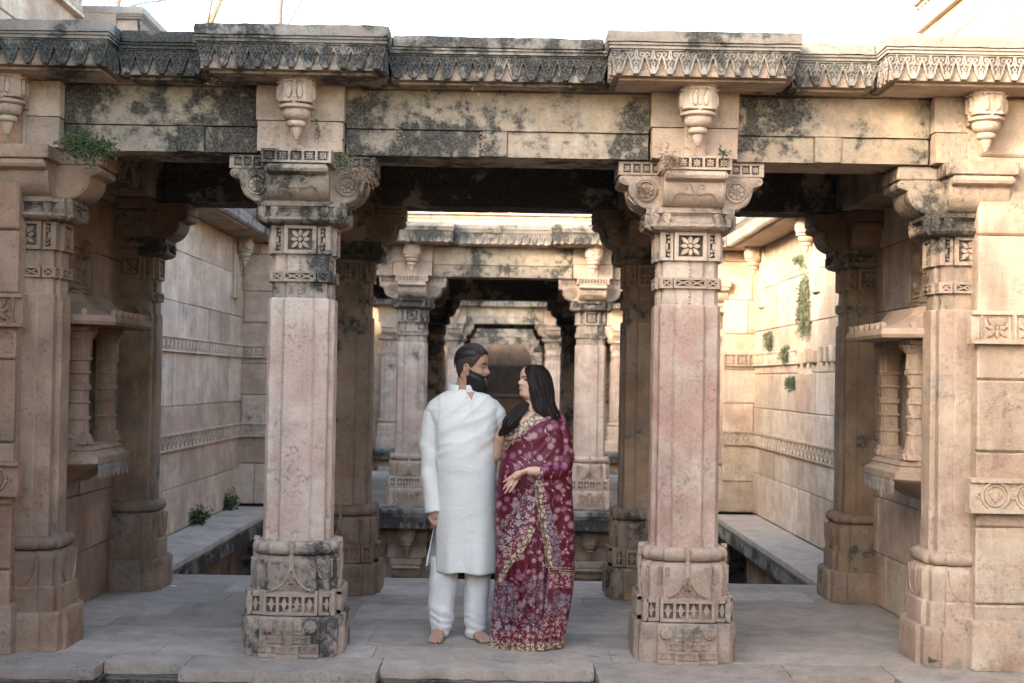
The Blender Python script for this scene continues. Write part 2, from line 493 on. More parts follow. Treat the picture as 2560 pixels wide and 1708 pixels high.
def bracket_parts(half, band_half, carved, zoff=0.0):
    """meshes of one bracket that points to -Y"""
    key = ('brk', half, band_half, carved, zoff)
    def make():
        T = Matrix.Translation((0, 0, zoff))
        out = {}
        b = bracket_body(half); b.wob(0.0015, 16.0)
        out['bracket'] = MB().merge(b, T).mesh('bracket', 'stone_carved', 30)
        band = MB(); B0, B1 = 2.7225, 2.7985
        if carved:
            out['ground'] = MB().merge(MB().box(-band_half + 0.018, band_half - 0.018, -0.392, -0.15, B0 + 0.001, B1 - 0.001), T).mesh('band_ground', 'stone_recess_shade')
            band.box(-band_half + 0.03, band_half - 0.03, -0.37, -0.151, B0 + 0.0005, B1 - 0.0005)
            M = frontM(0.397); n = 5
            lattice(band, M, -band_half, band_half, B0, B1, n, 0.013, -0.008, 0.014)
            for sgn in (-1, 1):
                Mc = Matrix(((0, 0, sgn, 0), (sgn, 0, 0, 0), (0, 1, 0, 0), (0, 0, 0, 1)))
                u0, u1 = (-0.397, -0.165) if sgn > 0 else (0.165, 0.397)
                lattice(band, Mc, u0, u1, B0, B1, 4, 0.013, band_half - 0.022, band_half - 0.0004)
        else:
            band.box(-band_half, band_half, -0.411, -0.15, B0, B1, 0.006)
        out['band'] = MB().merge(band, T).mesh('lattice_band', 'stone_carved', 30)
        if carved:
            fl = fleuron(half)
            out['fleuron'] = MB().merge(fl, T).mesh('fleuron', 'stone_carved', 40)
            rs = []
            for sgn in (-1, 1):
                m = MB()
                Mc = Matrix(((0, 0, sgn, 0), (sgn, 0, 0, 0), (0, 1, 0, 0), (0, 0, 0, 1)))
                rosette(m, Mc, -0.255 * sgn, 2.632, 0.058, half - 0.001, half + 0.013)
                rs.append(MB().merge(m, T).mesh('rosette', 'stone_carved', 40))
            out['rosette'] = rs
        return out
    return cached(key, make)

def pillar_meshes(carved):
    def make():
        P = {}
        # plinth
        P['plinth'] = section([(0.0, 0.285, 0.168, 0.258, 0.022), (0.02, 0.287, 0.168, 0.260, 0.022), (0.205, 0.285, 0.168, 0.258, 0.022), (0.218, 0.278, 0.163, 0.25, 0.022)], 0.03, 0.0035, 1).mesh('plinth', 'stone_carved', 32)
        P['base_die'] = section([(0.215, 0.248, 0.142, 0.222, 0.006), (0.345, 0.246, 0.142, 0.220, 0.006), (0.355, 0.236, 0.136, 0.212, 0.006)], 0.04, 0.002, 2).mesh('base_die', 'stone_carved', 32)
        P['base_body'] = section([(0.350, 0.236, 0.136, 0.205, 0.008), (0.50, 0.242, 0.138, 0.208, 0.008), (0.530, 0.236, 0.134, 0.202, 0.010), (0.548, 0.215, 0.122, 0.185, 0.012)], 0.04, 0.002, 3).mesh('base_body', 'stone_carved', 40)
        lv = []
        for i in range(9):
            ph = -PI / 2 + PI * i / 8
            o = 0.036 * math.cos(ph)
            lv.append((0.590 + 0.040 * math.sin(ph), 0.203 + o, 0.118 + o * 0.45, 0.172 + o, 0.022))
        P['torus'] = section(lv, 1.0, 0.0015, 4).mesh('torus_moulding', 'stone_carved', 50)
        P['shaft'] = section([(0.627, 0.191, 0.088, 0.166, 0.006), (1.96, 0.189, 0.087, 0.164, 0.006), (1.985, 0.187, 0.086, 0.162, 0.006), (1.992, 0.178, 0.082, 0.156, 0.006)], 0.045, 0.0028, 5).mesh('shaft', 'stone_shaft', 28)
        P['neck_low'] = section([(1.990, 0.174, 0.080, 0.152, 0.012), (2.088, 0.172, 0.080, 0.150, 0.012)], 0.04, 0.0015, 6)
        P['neck_up'] = section([(2.140, 0.174, 0.080, 0.152, 0.012), (2.245, 0.172, 0.080, 0.150, 0.012)], 0.04, 0.0015, 7)
        def beads(m, F, z0, z1):
            M = F(0.172)
            n = 5; h = (z1 - z0) / n
            for i in range(n):
                r = 0.010 if i % 2 == 0 else 0.007
                m.revolve([(0.003, z0 + i * h), (r, z0 + (i + 0.35) * h), (r, z0 + (i + 0.6) * h), (0.003, z0 + (i + 1) * h)], 8, Matrix.Rotation(0, 4, 'Z') @ M @ Matrix.Rotation(-PI / 2, 4, 'X'))
        if carved:
            m = four(lambda m, F: beads(m, F, 1.992, 2.086)); P['bead_low'] = m.mesh('bead_drop', 'stone_carved', 60)
            m = four(lambda m, F: beads(m, F, 2.142, 2.243)); P['bead_up'] = m.mesh('bead_drop', 'stone_carved', 60)
        P['neck_low'] = P['neck_low'].mesh('neck', 'stone_carved', 32)
        P['neck_up'] = P['neck_up'].mesh('neck', 'stone_carved', 32)
        # band of lozenges
        m = section([(2.0845, 0.175, 0.088, 0.156, 0.006), (2.1425, 0.175, 0.088, 0.156, 0.006)], 1, 0.0)
        def loz(m, F):
            for u0, u1, W in ((-0.092, 0.092, 0.178), (-0.166, -0.096, 0.158), (0.096, 0.166, 0.158)):
                M = F(W)
                frame_bars(m, M, u0, u1, 2.083, 2.144, 0.013, -0.008, 0.013)
                nn = 2 if u1 - u0 > 0.1 else 1
                for i in range(nn):
                    a = u0 + 0.013 + (u1 - u0 - 0.026) * i / nn; b = u0 + 0.013 + (u1 - u0 - 0.026) * (i + 1) / nn; c = (a + b) / 2
                    m.strip([(a, 2.097), (c, 2.1135), (b, 2.131)], 0.006, -0.004, 0.010, M); m.strip([(a, 2.131), (c, 2.1136), (b, 2.097)], 0.006, -0.004, 0.0095, M)
                if nn == 2: m.ext(circ((u0 + u1) / 2, 2.1135, 0.012, 8), -0.004, 0.013, M, 0.2)
        P['band_ground'] = m.mesh('band_ground', 'stone_recess_shade'); P['band'] = four(loz).mesh('lozenge_band', 'stone_carved', 30)
        # box with flowers
        m = section([(2.243, 0.166, 0.086, 0.143, 0.006), (2.402, 0.166, 0.086, 0.143, 0.006)], 1, 0.0)
        def flo(m, F):
            M = F(0.172)
            frame_bars(m, M, -0.091, 0.091, 2.240, 2.404, 0.022, -0.010, 0.022)
            for k in range(8):
                L = 0.062 if k % 2 == 0 else 0.078
                m.ext(petal(0, 2.322, k * PI / 4, 0.012, L, 0.0155, 4), -0.010, 0.014, M, 0.28)
            m.ext(petal(0, 2.322, 0, -0.016, 0.016, 0.016, 3), -0.004, 0.022, M, 0.2)
            for s in (-1, 1):
                M2 = F(0.150)
                a, b = sorted((s * 0.096, s * 0.168))
                frame_bars(m, M2, a, b, 2.241, 2.403, 0.016, -0.010, 0.020)
                c = (a + b) / 2
                for q in (2.285, 2.359):
                    for k in range(4): m.ext(petal(c, q, k * PI / 2 + PI / 4, 0.004, 0.030, 0.008, 3), -0.010, 0.013, M2, 0.25)
                m.ext(petal(c, 2.322, PI / 2, -0.03, 0.03, 0.010, 3), -0.010, 0.015, M2, 0.25)
        P['flower_ground'] = m.mesh('panel_ground', 'stone_recess_shade'); P['flowerbox'] = four(flo).mesh('flower_panel', 'stone_carved', 30)
        # abacus with scotia and leaf volutes
        P['abacus'] = section([(2.398, 0.196, 0.13, 0.175, 0.01), (2.412, 0.238, 0.16, 0.216, 0.01), (2.428, 0.252, 0.167, 0.228, 0.01), (2.440, 0.252, 0.167, 0.228, 0.01), (2.442, 0.240, 0.160, 0.217, 0.01),
                               (2.452, 0.226, 0.155, 0.205, 0.01), (2.470, 0.216, 0.150, 0.197, 0.01), (2.488, 0.218, 0.150, 0.199, 0.01), (2.490, 0.228, 0.156, 0.206, 0.01), (2.500, 0.232, 0.158, 0.210, 0.01), (2.502, 0.250, 0.166, 0.226, 0.01), (2.531, 0.250, 0.166, 0.226, 0.01)], 1, 0.002, 8).mesh('abacus', 'stone_carved', 32)
        def leaves(m, F):
            for u, W, s in ((-0.140, 0.252, -1), (0.140, 0.252, 1), (-0.205, 0.228, -1), (0.205, 0.228, 1)):
                M = F(W)
                pts = [(u - s * 0.010, 2.502), (u + s * 0.022, 2.502), (u + s * 0.026, 2.472), (u + s * 0.014, 2.440), (u + s * 0.002, 2.418), (u - s * 0.010, 2.432), (u - s * 0.012, 2.455), (u - s * 0.022, 2.476), (u - s * 0.020, 2.495)]
                m.ext(pts if s > 0 else pts[::-1], -0.03, 0.004, M, 0.12)
                for q in range(3): m.strip([(u - s * 0.010, 2.440 + q * 0.018), (u + s * 0.016, 2.458 + q * 0.016)], 0.003, 0.003, 0.008, M)
        P['volutes'] = four(leaves).mesh('leaf_volute', 'stone_carved', 30)
        P['block'] = MB().box(-0.17, 0.17, -0.17, 0.17, 2.5315, 2.7995, 0.004).mesh('capital_block', 'stone_carved')
        if carved:
            def fence(m, F):
                for u0, u1, W, nn in ((-0.150, 0.150, 0.246, 4), (-0.2425, -0.153, 0.220, 1), (0.153, 0.2425, 0.220, 1)):
                    M = F(W)
                    m.box(u0, u1, 0.226, 0.243, -0.006, 0.022, M=M); m.box(u0, u1, 0.328, 0.346, -0.006, 0.022, M=M)
                    w = 0.016 if nn > 1 else 0.021; st = (u1 - u0 - w) / nn
                    for i in range(nn + 1):
                        e = (i in (0, nn))
                        m.box(u0 + i * st, u0 + i * st + w, 0.243 if not e else 0.2262, 0.328 if not e else 0.360, -0.006, 0.0216 if not e else 0.0236, M=M)
                    for i in range(nn):
                        c = u0 + w / 2 + (i + 0.5) * st; g = (st - w) / 2
                        m.ext([(c, 0.241), (c + g * 0.62, 0.2855), (c, 0.330), (c - g * 0.62, 0.2855)], -0.006, 0.017, M, 0.1)
                        m.box(c - g, c + g, 0.281, 0.290, -0.006, 0.011, M=M)
            def fground(m, F):
                for u0, u1, W in ((-0.148, 0.148, 0.246), (-0.220, -0.154, 0.220), (0.154, 0.220, 0.220)): m.box(u0, u1, 0.236, 0.336, -0.01, 0.002, M=F(W))
            P['fence_ground'] = four(fground).mesh('railing_ground', 'stone_recess_shade')
            P['fence'] = four(fence).mesh('railing_relief', 'stone_carved', 30)
            def finial(m, F):
                M = F(0.240)
                m.box(-0.012, 0.012, 0.470, 0.560, -0.004, 0.016, M=M)
                m.box(-0.009, 0.009, 0.565, 0.622, -0.03, 0.014, M=M)
                m.ext([(-0.020, 0.615), (-0.012, 0.600), (0.012, 0.600), (0.020, 0.615), (0.012, 0.635), (-0.012, 0.635)], -0.02, 0.012, M)
                for s in (-1, 1):
                    m.strip([(s * u, v) for u, v in [(0.010, 0.475), (0.018, 0.448), (0.034, 0.418), (0.052, 0.392), (0.080, 0.372), (0.110, 0.361)]], 0.006, -0.006, 0.014, M)
                    m.strip([(s * p[0], p[1]) for p in spiral(0.055, 0.376, 0.016, 0.004, 0.3, 1.3)], 0.004, -0.006, 0.012, M)
                    m.strip([(s * p[0], p[1]) for p in spiral(0.018, 0.395, 0.014, 0.003, 1.0, 1.2)], 0.004, -0.006, 0.012, M)
                    m.strip([(s * p[0], p[1]) for p in spiral(0.014, 0.428, 0.010, 0.003, 1.0, 1.2)], 0.0035, -0.006, 0.012, M)
                    m.strip([(s * 0.004, 0.362), (s * 0.010, 0.385), (s * 0.004, 0.41), (s * 0.006, 0.45)], 0.004, -0.006, 0.012, M)
                    # corner leaves
                    for u, W in ((0.118, 0.0), (0.152, -0.030)):
                        M2 = F(0.240 + W - 0.002)
                        for q in range(4):
                            a = 0.515 - q * 0.022; e = 0.016 * (1 - q * 0.18)
                            m.strip([(s * (u - e), a), (s * u, a - 0.010), (s * (u + 0.012), a - 0.024)], 0.0042, -0.004, 0.009, M2, w1=0.002)
                        m.strip([(s * p[0], p[1]) for p in spiral(u - 0.004, 0.520, 0.011, 0.003, 2.6, 1.2)], 0.0035, -0.004, 0.010, M2)
                        m.strip([(s * (u - 0.020), 0.520), (s * (u - 0.018), 0.485), (s * (u - 0.002), 0.450), (s * (u + 0.012), 0.428)], 0.003, -0.004, 0.008, M2)
            P['finial'] = four(finial).mesh('finial_relief', 'stone_carved', 40)
            def pyramid(m, F):
                M = F(0.285)
                def blk(u0, u1, v0, v1, d):
                    m.box(u0, u1, v0, v1, -0.005, d, 0.003, M)
                    w = (u1 - u0)
                    k = max(1, int(w / 0.055)); st = w / k
                    for i in range(k):
                        c = u0 + (i + 0.5) * st
                        s = -1 if c < 0 else 1
                        m.strip([(c + s * p[0], (v0 + v1) / 2 + p[1]) for p in spiral(0, 0.002, (v1 - v0) * 0.34, 0.004, 0.6, 1.2, 10)], 0.004, d - 0.002, d + 0.008, M)
                        m.strip([(c - s * 0.018, v1 - 0.008), (c - s * 0.006, v0 + 0.012), (c + s * 0.014, v0 + 0.010)], 0.004, d - 0.002, d + 0.007, M)
                    m.box(u0 - 0.002, u1 + 0.002, v1 - 0.007, v1, -0.005, d + 0.008, M=M)
                blk(-0.165, 0.165, 0.022, 0.072, 0.020)
                m.box(-0.167, 0.167, 0.0, 0.022, -0.005, 0.029, 0.003, M)
                m.box(-0.075, 0.060, -0.012, 0.020, -0.005, 0.055, 0.003, M)
                blk(-0.073, 0.058, 0.020, 0.070, 0.042)
                blk(-0.118, 0.118, 0.073, 0.118, 0.016)
                blk(-0.070, 0.070, 0.119, 0.158, 0.012)
                m.box(-0.026, 0.022, 0.071, 0.204, -0.005, 0.040, 0.004, M)
                for q in range(3):
                    for s in (-1, 1): m.strip([(s * p[0] - 0.002, p[1]) for p in spiral(0.011, 0.185 - q * 0.042, 0.010, 0.002, 2.0, -1.2, 9)], 0.003, 0.038, 0.047, M)
                    m.ext(petal(-0.002, 0.165 - q * 0.042, PI / 2, -0.016, 0.016, 0.007, 3), 0.038, 0.046, M, 0.2)
            m = MB(); pyramid(m, lambda y, x=0.0, z=0.0: frontM(y, 0, x, z)); m.wob(0.0025, 22.0)
            P['pyramid'] = m.mesh('stepped_relief', 'stone_carved', 30)
            ros = []
            for u in (-0.118, 0.118):
                m = MB(); M = frontM(0.285)
                m.ext(circ(u, 0.168, 0.036, 16), -0.004, 0.012, M, 0.06)
                for k in range(8): m.ext(petal(u, 0.168, k * PI / 4, 0.010, 0.037, 0.013, 3), 0.010, 0.022, M, 0.25)
                m.ext(circ(u, 0.168, 0.014, 10), 0.010, 0.034, M, 0.12)
                ros.append(m.mesh('boss', 'stone_carved', 40))
            P['boss'] = ros
        else:
            def pan(m, F):
                M = F(0.241)
                for s in (-1, 1):
                    m.strip([(s * 0.128, 0.53), (s * 0.124, 0.47), (s * 0.105, 0.41), (s * 0.075, 0.375), (s * 0.05, 0.365)], 0.004, -0.006, 0.006, M)
                m.box(-0.008, 0.008, 0.36, 0.54, -0.006, 0.005, M=M)
            P['panel'] = four(pan).mesh('incised_panel', 'stone_carved', 30)
        return P
    return cached(('pillar', carved), make)

def pillar(name, label, cat, loc, carved=True, group=None, color=None, capcolor=None, basecolor=None, mirror=False, brackets=(0, 1, 2, 3), shaftcolor=None):
    P = pillar_meshes(carved)
    t = thing(name, label, cat, loc, group, color)
    bc = basecolor or t.color; cc = capcolor or t.color; sh = shaftcolor or t.color
    rc = (bc[0] * 0.55, bc[1], bc[2], 1)      # lighter relief on darker ground: recess shade put into the colour
    pl = mk('plinth', P['plinth'], None, t, color=bc)
    d = mk('base_die', P['base_die'], None, t, color=bc)
    b = mk('base_body', P['base_body'], None, t, color=bc)
    mk('torus_moulding', P['torus'], None, t, color=bc)
    mk('shaft', P['shaft'], None, t, color=sh)
    n1 = mk('neck', P['neck_low'], None, t, color=cc)
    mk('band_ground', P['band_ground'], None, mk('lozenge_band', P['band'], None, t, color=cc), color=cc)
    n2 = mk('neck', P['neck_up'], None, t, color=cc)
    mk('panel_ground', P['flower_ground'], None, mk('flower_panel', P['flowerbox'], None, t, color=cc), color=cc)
    ab = mk('abacus', P['abacus'], None, t, color=tuple(min(1, c + q) for c, q in zip(cc, (0.22, 0, 0.1, 0))))
    mk('leaf_volute', P['volutes'], None, ab, color=tuple(ab.color))
    mk('capital_block', P['block'], None, t, color=cc)
    if carved:
        mk('bead_drop', P['bead_low'], None, n1, color=cc); mk('bead_drop', P['bead_up'], None, n2, color=cc)
        mk('railing_relief', P['fence'], None, d, color=rc); mk('railing_ground', P['fence_ground'], None, d, color=bc)
        mk('finial_relief', P['finial'], None, b, color=rc)
        mk('stepped_relief', P['pyramid'], None, pl, color=rc)
        for q in P['boss']: mk('boss', q, None, pl, color=rc)
    else:
        mk('incised_panel', P['panel'], None, b, color=bc)
    for k in brackets:
        front = k in (0, 2)
        S = bracket_parts(0.165 if front else 0.1645, 0.192 if front else 0.172, carved, 0.0 if front else -0.0015)
        o = mk('bracket', S['bracket'], None, t, rz=k * PI / 2, color=cc)
        mk('lattice_band', S['band'], None, o, color=cc)
        if carved:
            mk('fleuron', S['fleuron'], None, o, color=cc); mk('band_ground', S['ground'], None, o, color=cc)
            if not front:
                for q in S['rosette']: mk('rosette', q, None, o, color=cc)
    return t

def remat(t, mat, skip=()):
    """give the parts of one thing another stone colour (on the object, the shared meshes stay as they are)"""
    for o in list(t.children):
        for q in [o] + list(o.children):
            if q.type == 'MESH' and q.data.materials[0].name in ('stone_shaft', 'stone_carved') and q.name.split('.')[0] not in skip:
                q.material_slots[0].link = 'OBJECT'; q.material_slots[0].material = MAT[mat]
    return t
# ---------------------------------------------------------------- beams, piers, pendants, cornices
Z_BEAM, Z_SOFF, Z_TOP = 2.80, 3.17, 3.42
ROWS = (0.0, 2.29)

def lintel(name, label, x0, x1, yc, loc, group=None, color=(0.55, 0.35, 0.2, 1), axis='x', seed=0.0, gap=None, depth=0.22):
    """stone beam: upper fascia, a middle tongue that runs down and recessed lower panels"""
    t = thing(name, label, 'beam', loc, group, color)
    L = x1 - x0; g = gap if gap is not None else (x0 + x1) / 2; gw = 0.075
    M = Matrix.Rotation(PI / 2, 4, 'Z') if axis == 'y' else Matrix.Identity(4)
    def P(nm, *a, **k):
        m = MB(); m.gbox(*a, seg=0.06, r=0.006, amp=0.0025, seed=seed + a[0], **k)
        return mk(nm, MB().merge(m, M), 'stone_beam', t, smooth=32)
    y0, y1 = yc - depth, yc + depth
    mk('beam_core', MB().merge(MB().box(x0 + 0.01, x1 - 0.01, y0 + 0.05, y1 - 0.05, Z_BEAM + 0.006, Z_SOFF - 0.006), M), 'stone_beam', t)
    P('fascia', x0, x1, y0, y1, 2.948, Z_SOFF - 0.002)
    P('tongue', g - gw, g + gw, y0 + 0.001, y1 - 0.001, Z_BEAM + 0.003, 2.947)
    P('lower_panel', x0 + 0.001, g - gw - 0.001, y0 + 0.016, y1 - 0.016, Z_BEAM, 2.946)
    P('lower_panel', g + gw + 0.001, x1 - 0.001, y0 + 0.016, y1 - 0.016, Z_BEAM + 0.002, 2.946)
    return t

def pendant_meshes():
    def make():
        out = {}
        m = MB()
        o8 = lambda W, z, c=0.032: [Vector((x, y, z)) for x, y in ((-W, -W + c), (-W + c, -W), (W - c, -W), (W, -W + c), (W, W - c), (W - c, W), (-W + c, W), (-W, W - c))]
        m.loft([o8(0.090, 3.075), o8(0.094, 3.08), o8(0.090, 3.085), o8(0.088, 3.20), o8(0.097, 3.205), o8(0.100, 3.217)])
        M = frontM(0.088)
        for k in range(4):
            M = frontM(0.089, k)
            for s in (-1, 1):
                m.ext(petal(s * 0.030, 3.14, PI / 2, -0.052, 0.040, 0.016, 5), -0.002, 0.016, M, 0.25)
                m.strip([(s * 0.010, 3.185), (s * 0.030, 3.192), (s * 0.050, 3.182)], 0.005, -0.002, 0.015, M)
            m.box(-0.010, 0.010, 3.10, 3.185, -0.002, 0.006, M=M)
            m.ext([(-0.010, 3.082), (0.0, 3.058), (0.010, 3.082)], -0.004, 0.010, M)
        m.wob(0.0012, 20)
        out['box'] = m.mesh('leaf_box', 'stone_carved', 30)
        m = MB().revolve([(0.06, 3.078), (0.092, 3.068), (0.098, 3.058), (0.096, 3.050), (0.080, 3.044), (0.074, 3.040), (0.078, 3.030), (0.076, 3.010), (0.064, 2.994), (0.048, 2.986), (0.03, 2.984)], 24)
        m.wob(0.001, 20); out['bowl'] = m.mesh('bowl', 'stone_carved', 50)
        m = MB().revolve([(0.02, 2.990), (0.046, 2.984), (0.054, 2.972), (0.052, 2.958), (0.040, 2.950), (0.032, 2.948), (0.030, 2.936), (0.022, 2.906), (0.020, 2.900), (0.015, 2.896), (0.014, 2.884), (0.004, 2.880)], 20)
        out['knob'] = m.mesh('drop', 'stone_carved', 50)
        return out
    return cached('pendant', make)

def pier(name, label, loc, group=None, color=None, half=0.245, front=-0.30, back=0.30, sides=(1,), pend_label=None):
    """block above a pillar that carries the cornice, with a hanging pendant"""
    t = thing(name, label, 'pier block', loc, group, color)
    m = MB().gbox(-half, half, front, back, 2.972, Z_SOFF - 0.001, seg=0.05, r=0.006, amp=0.002, seed=loc[0])
    mk('upper_block', m, 'stone_carved', t, smooth=32)
    m = MB().gbox(-half + 0.008, half - 0.004, front + 0.010, back - 0.01, 2.801, 2.970, seg=0.05, r=0.006, amp=0.002, seed=loc[0] + 2)
    mk('lower_block', m, 'stone_carved', t, smooth=32)
    m = MB().box(-0.058, 0.058, front - 0.004, front + 0.02, 2.803, 2.985, 0.003)
    mk('tongue', m, 'stone_carved', t)
    P = pendant_meshes()
    o = mk('pendant', P['box'], None, t, loc=(0, front - 0.125, -0.038))
    mk('bowl', P['bowl'], None, o); mk('drop', P['knob'], None, o)
    mk('pendant_stem', MB().box(-0.075, 0.075, front - 0.06, front + 0.02, 3.0, 3.165, 0.004), 'stone_carved', t)
    return t

def scroll_meshes():
    """one hanging lobe of the carved frieze, 0.094 m wide, local x along, z up from the bottom of the frieze, looking to -Y"""
    def make():
        w = 0.047; M = frontM(0.0)
        m = MB()
        half_ = [(w, 0.098), (w * 0.92, 0.093), (w * 0.87, 0.081), (w * 0.75, 0.072), (w * 0.73, 0.058), (w * 0.61, 0.051), (w * 0.60, 0.036), (w * 0.50, 0.027), (w * 0.38, 0.018), (w * 0.34, 0.008), (w * 0.27, 0.001)]
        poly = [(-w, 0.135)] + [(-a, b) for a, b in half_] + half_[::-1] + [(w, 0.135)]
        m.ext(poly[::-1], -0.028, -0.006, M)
        ground = m.mesh('scroll_ground', 'stone_shade_black', 30)  # black backing: lichen and groove shade as one painted colour
        m = MB()
        # raised net: border of the lobe and two volutes
        rim = [(-w, 0.1020), (-w * 0.88, 0.095), (-w * 0.80, 0.083), (-w * 0.68, 0.073), (-w * 0.66, 0.058), (-w * 0.53, 0.050), (-w * 0.52, 0.036), (-w * 0.42, 0.027), (-w * 0.28, 0.016), (-w * 0.22, 0.006)]
        for s in (-1, 1):
            m.strip([(s * p[0], p[1]) for p in rim], 0.0062, -0.007, 0.0, M)
            m.strip([(s * p[0], p[1]) for p in spiral(w * 0.66, 0.106, 0.0165, 0.004, -PI * 0.55, 1.15, 14)], 0.0046, -0.007, 0.0, M)
            m.strip([(s * w * 0.04, 0.134), (s * w * 0.10, 0.110), (s * w * 0.22, 0.088), (s * w * 0.44, 0.078), (s * w * 0.64, 0.084)], 0.0048, -0.007, 0.0, M)
        m.strip(circ(0, 0.058, 0.0095, 10), 0.0038, -0.007, 0.0, M, closed=True)
        m.ext([(-0.012, 0.046), (-0.013, 0.024), (-0.008, 0.003), (0.008, 0.003), (0.013, 0.024), (0.012, 0.046)], -0.007, 0.0, M, 0.08)
        m.ext([(-0.008, 0.082), (0, 0.068), (0.008, 0.082), (0.006, 0.098), (-0.006, 0.098)], -0.007, -0.001, M, 0.08)
        m.box(-w, w, 0.128, 0.1355, -0.007, -0.0005, M=M)
        m.wob(0.0008, 30)
        net = m.mesh('scroll_lobe', 'stone_grey', 30)
        return ground, net
    return cached('scroll', make)

def scroll_run(parent, p0, p1, color, joined=False):
    """frieze lobes along the segment p0-p1 (outside is to the right of the walk p0->p1 when seen from above: -Y for +X)"""
    ground, net = scroll_meshes()
    if color[0] > 0.3: color = (min(1.0, color[0] + 0.16), color[1], color[2], 1)
    d = Vector(p1) - Vector(p0); L = d.length; n = max(1, int(round(L / 0.094)))
    a = math.atan2(d.y, d.x)
    if joined:
        m = MB(); m2 = MB()
        for i in range(n):
            q = Vector(p0) + d * ((i + 0.5) / n)
            T = Matrix.Translation(q) @ Matrix.Rotation(a, 4, 'Z') @ Matrix.Diagonal((L / n / 0.094, 1, 1, 1))
            for src, dst in ((ground, m), (net, m2)):
                dst.add([v.co for v in src.vertices], [tuple(f.vertices) for f in src.polygons], T)
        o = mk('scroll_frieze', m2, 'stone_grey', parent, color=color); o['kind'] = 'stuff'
        g = mk('scroll_ground', m, 'stone_shade_black', parent, color=color); g['kind'] = 'stuff'
        return
    for i in range(n):
        q = Vector(p0) + d * ((i + 0.5) / n)
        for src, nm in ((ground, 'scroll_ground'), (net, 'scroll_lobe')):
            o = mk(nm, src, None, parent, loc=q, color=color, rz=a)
            o.scale = (L / n / 0.094, 1, 1)

def cornice(name, label, x0, x1, yf, yb, loc, group=None, color=(0.42, 0.2, 0.2, 1), returns=(True, True), joined=False, seed=0.0, rz=0.0, e=0.02, top=None):
    """projecting stone cornice: top slab, fillets, carved frieze, soffit shelf; looks to -Y, runs along X"""
    t = thing(name, label, 'cornice', loc, group, color, rz)
    if joined:
        m = MB().box(x0 - e, x1 + e, yf, yb, 3.357, Z_TOP, 0.008)
    else:
        m = MB().gbox(x0 - e, x1 + e, yf, yb, 3.357, Z_TOP, seg=0.03, r=0.012, amp=0.004, seed=seed, chip=1.3)
    mk('top_slab', m, 'stone_floor' if top else 'stone_grey', t, smooth=40, color=top or color)
    m = MB()
    m.box(x0 - e * 0.6, x1 + e * 0.6, yf + 0.012, yb - 0.01, 3.345, 3.3565)
    m.box(x0 - e * 0.3, x1 + e * 0.3, yf + 0.022, yb - 0.012, 3.333, 3.3445)
    m.box(x0 - e * 0.5, x1 + e * 0.5, yf + 0.016, yb - 0.014, 3.3255, 3.3325)
    mk('fillet', m, 'stone_grey', t)
    m = MB().gbox(x0 + 0.014, x1 - 0.014, yf + 0.050, yb - 0.016, 3.186, 3.325, seg=0.05, r=0.004, amp=0.004, seed=seed + 4)
    mk('frieze_block', m, 'stone_carved', t, smooth=40, color=(color[0], 0.5, 0.4, 1))
    z = 3.188
    scroll_run(t, (x0, yf + 0.025, z), (x1, yf + 0.025, z), color, joined)
    if returns[0]: scroll_run(t, (x0 + 0.0, yb - 0.03, z), (x0 + 0.0, yf + 0.05, z), color, joined)
    if returns[1]: scroll_run(t, (x1 - 0.0, yf + 0.05, z), (x1 - 0.0, yb - 0.03, z), color, joined)
    m = MB().gbox(x0 + 0.05, x1 - 0.05, yf + 0.10, yb - 0.02, Z_SOFF, 3.186, seg=0.06, r=0.006, amp=0.003, seed=seed + 9)
    mk('soffit_shelf', m, 'stone_carved', t, smooth=40)
    return t

def ashlar(name, label, loc, rz, length, z0, z1, courses, group=None, color=STONE, mat='stone_wall', thick=0.3, blk=(0.45, 0.95), seed=1, cat='wall', skip=(), bev=0.006, holes=()):
    """wall of separate blocks: local x along the wall, outside face at local y = 0 looking to -Y"""
    t = thing(name, label, cat, loc, group, color, rz)
    r = random.Random(seed)
    zs = [z0]
    while zs[-1] < z1 - 0.05:
        zs.append(min(z1, zs[-1] + r.uniform(*courses)))
    if zs[-1] - zs[-2] < 0.12 and len(zs) > 2: zs.pop(-2)
    mk('wall_core', MB().box(0.012, length - 0.012, 0.03, thick, z0 + 0.005, z1 - 0.005), mat, t)
    for i in range(len(zs) - 1):
        a, b = zs[i], zs[i + 1]
        if any(s0 <= (a + b) / 2 <= s1 for s0, s1 in skip): continue
        x = 0.0
        first = True
        while x < length - 0.01:
            w = r.uniform(*blk) * (0.6 if first else 1.0); first = False
            if length - (x + w) < 0.2: w = length - x
            g = 0.0022
            dy = r.uniform(-0.006, 0.006)
            if any(h0 < x + w / 2 < h1 and a <= hz <= b for h0, h1, hz in holes): dy += 0.035
            m = MB().box(x + g, x + w - g, dy, 0.06, a + g, b - g, bev)
            for q in range(len(m.v)):
                p = m.v[q]
                m.v[q] = p + Vector((noise.noise(p * 7 + Vector((seed, 0, 0))), noise.noise(p * 7 + Vector((0, seed, 3))), noise.noise(p * 5 + Vector((0, 4, seed))))) * 0.004
            o = mk('ashlar_block', m, mat, t)
            j = r.uniform(-0.12, 0.12)
            o.color = (max(0, color[0] + j), max(0, min(1, color[1] + r.uniform(-0.3, 0.4))), max(0, color[2] + r.uniform(-0.2, 0.3)), 1)
            x += w
    return t

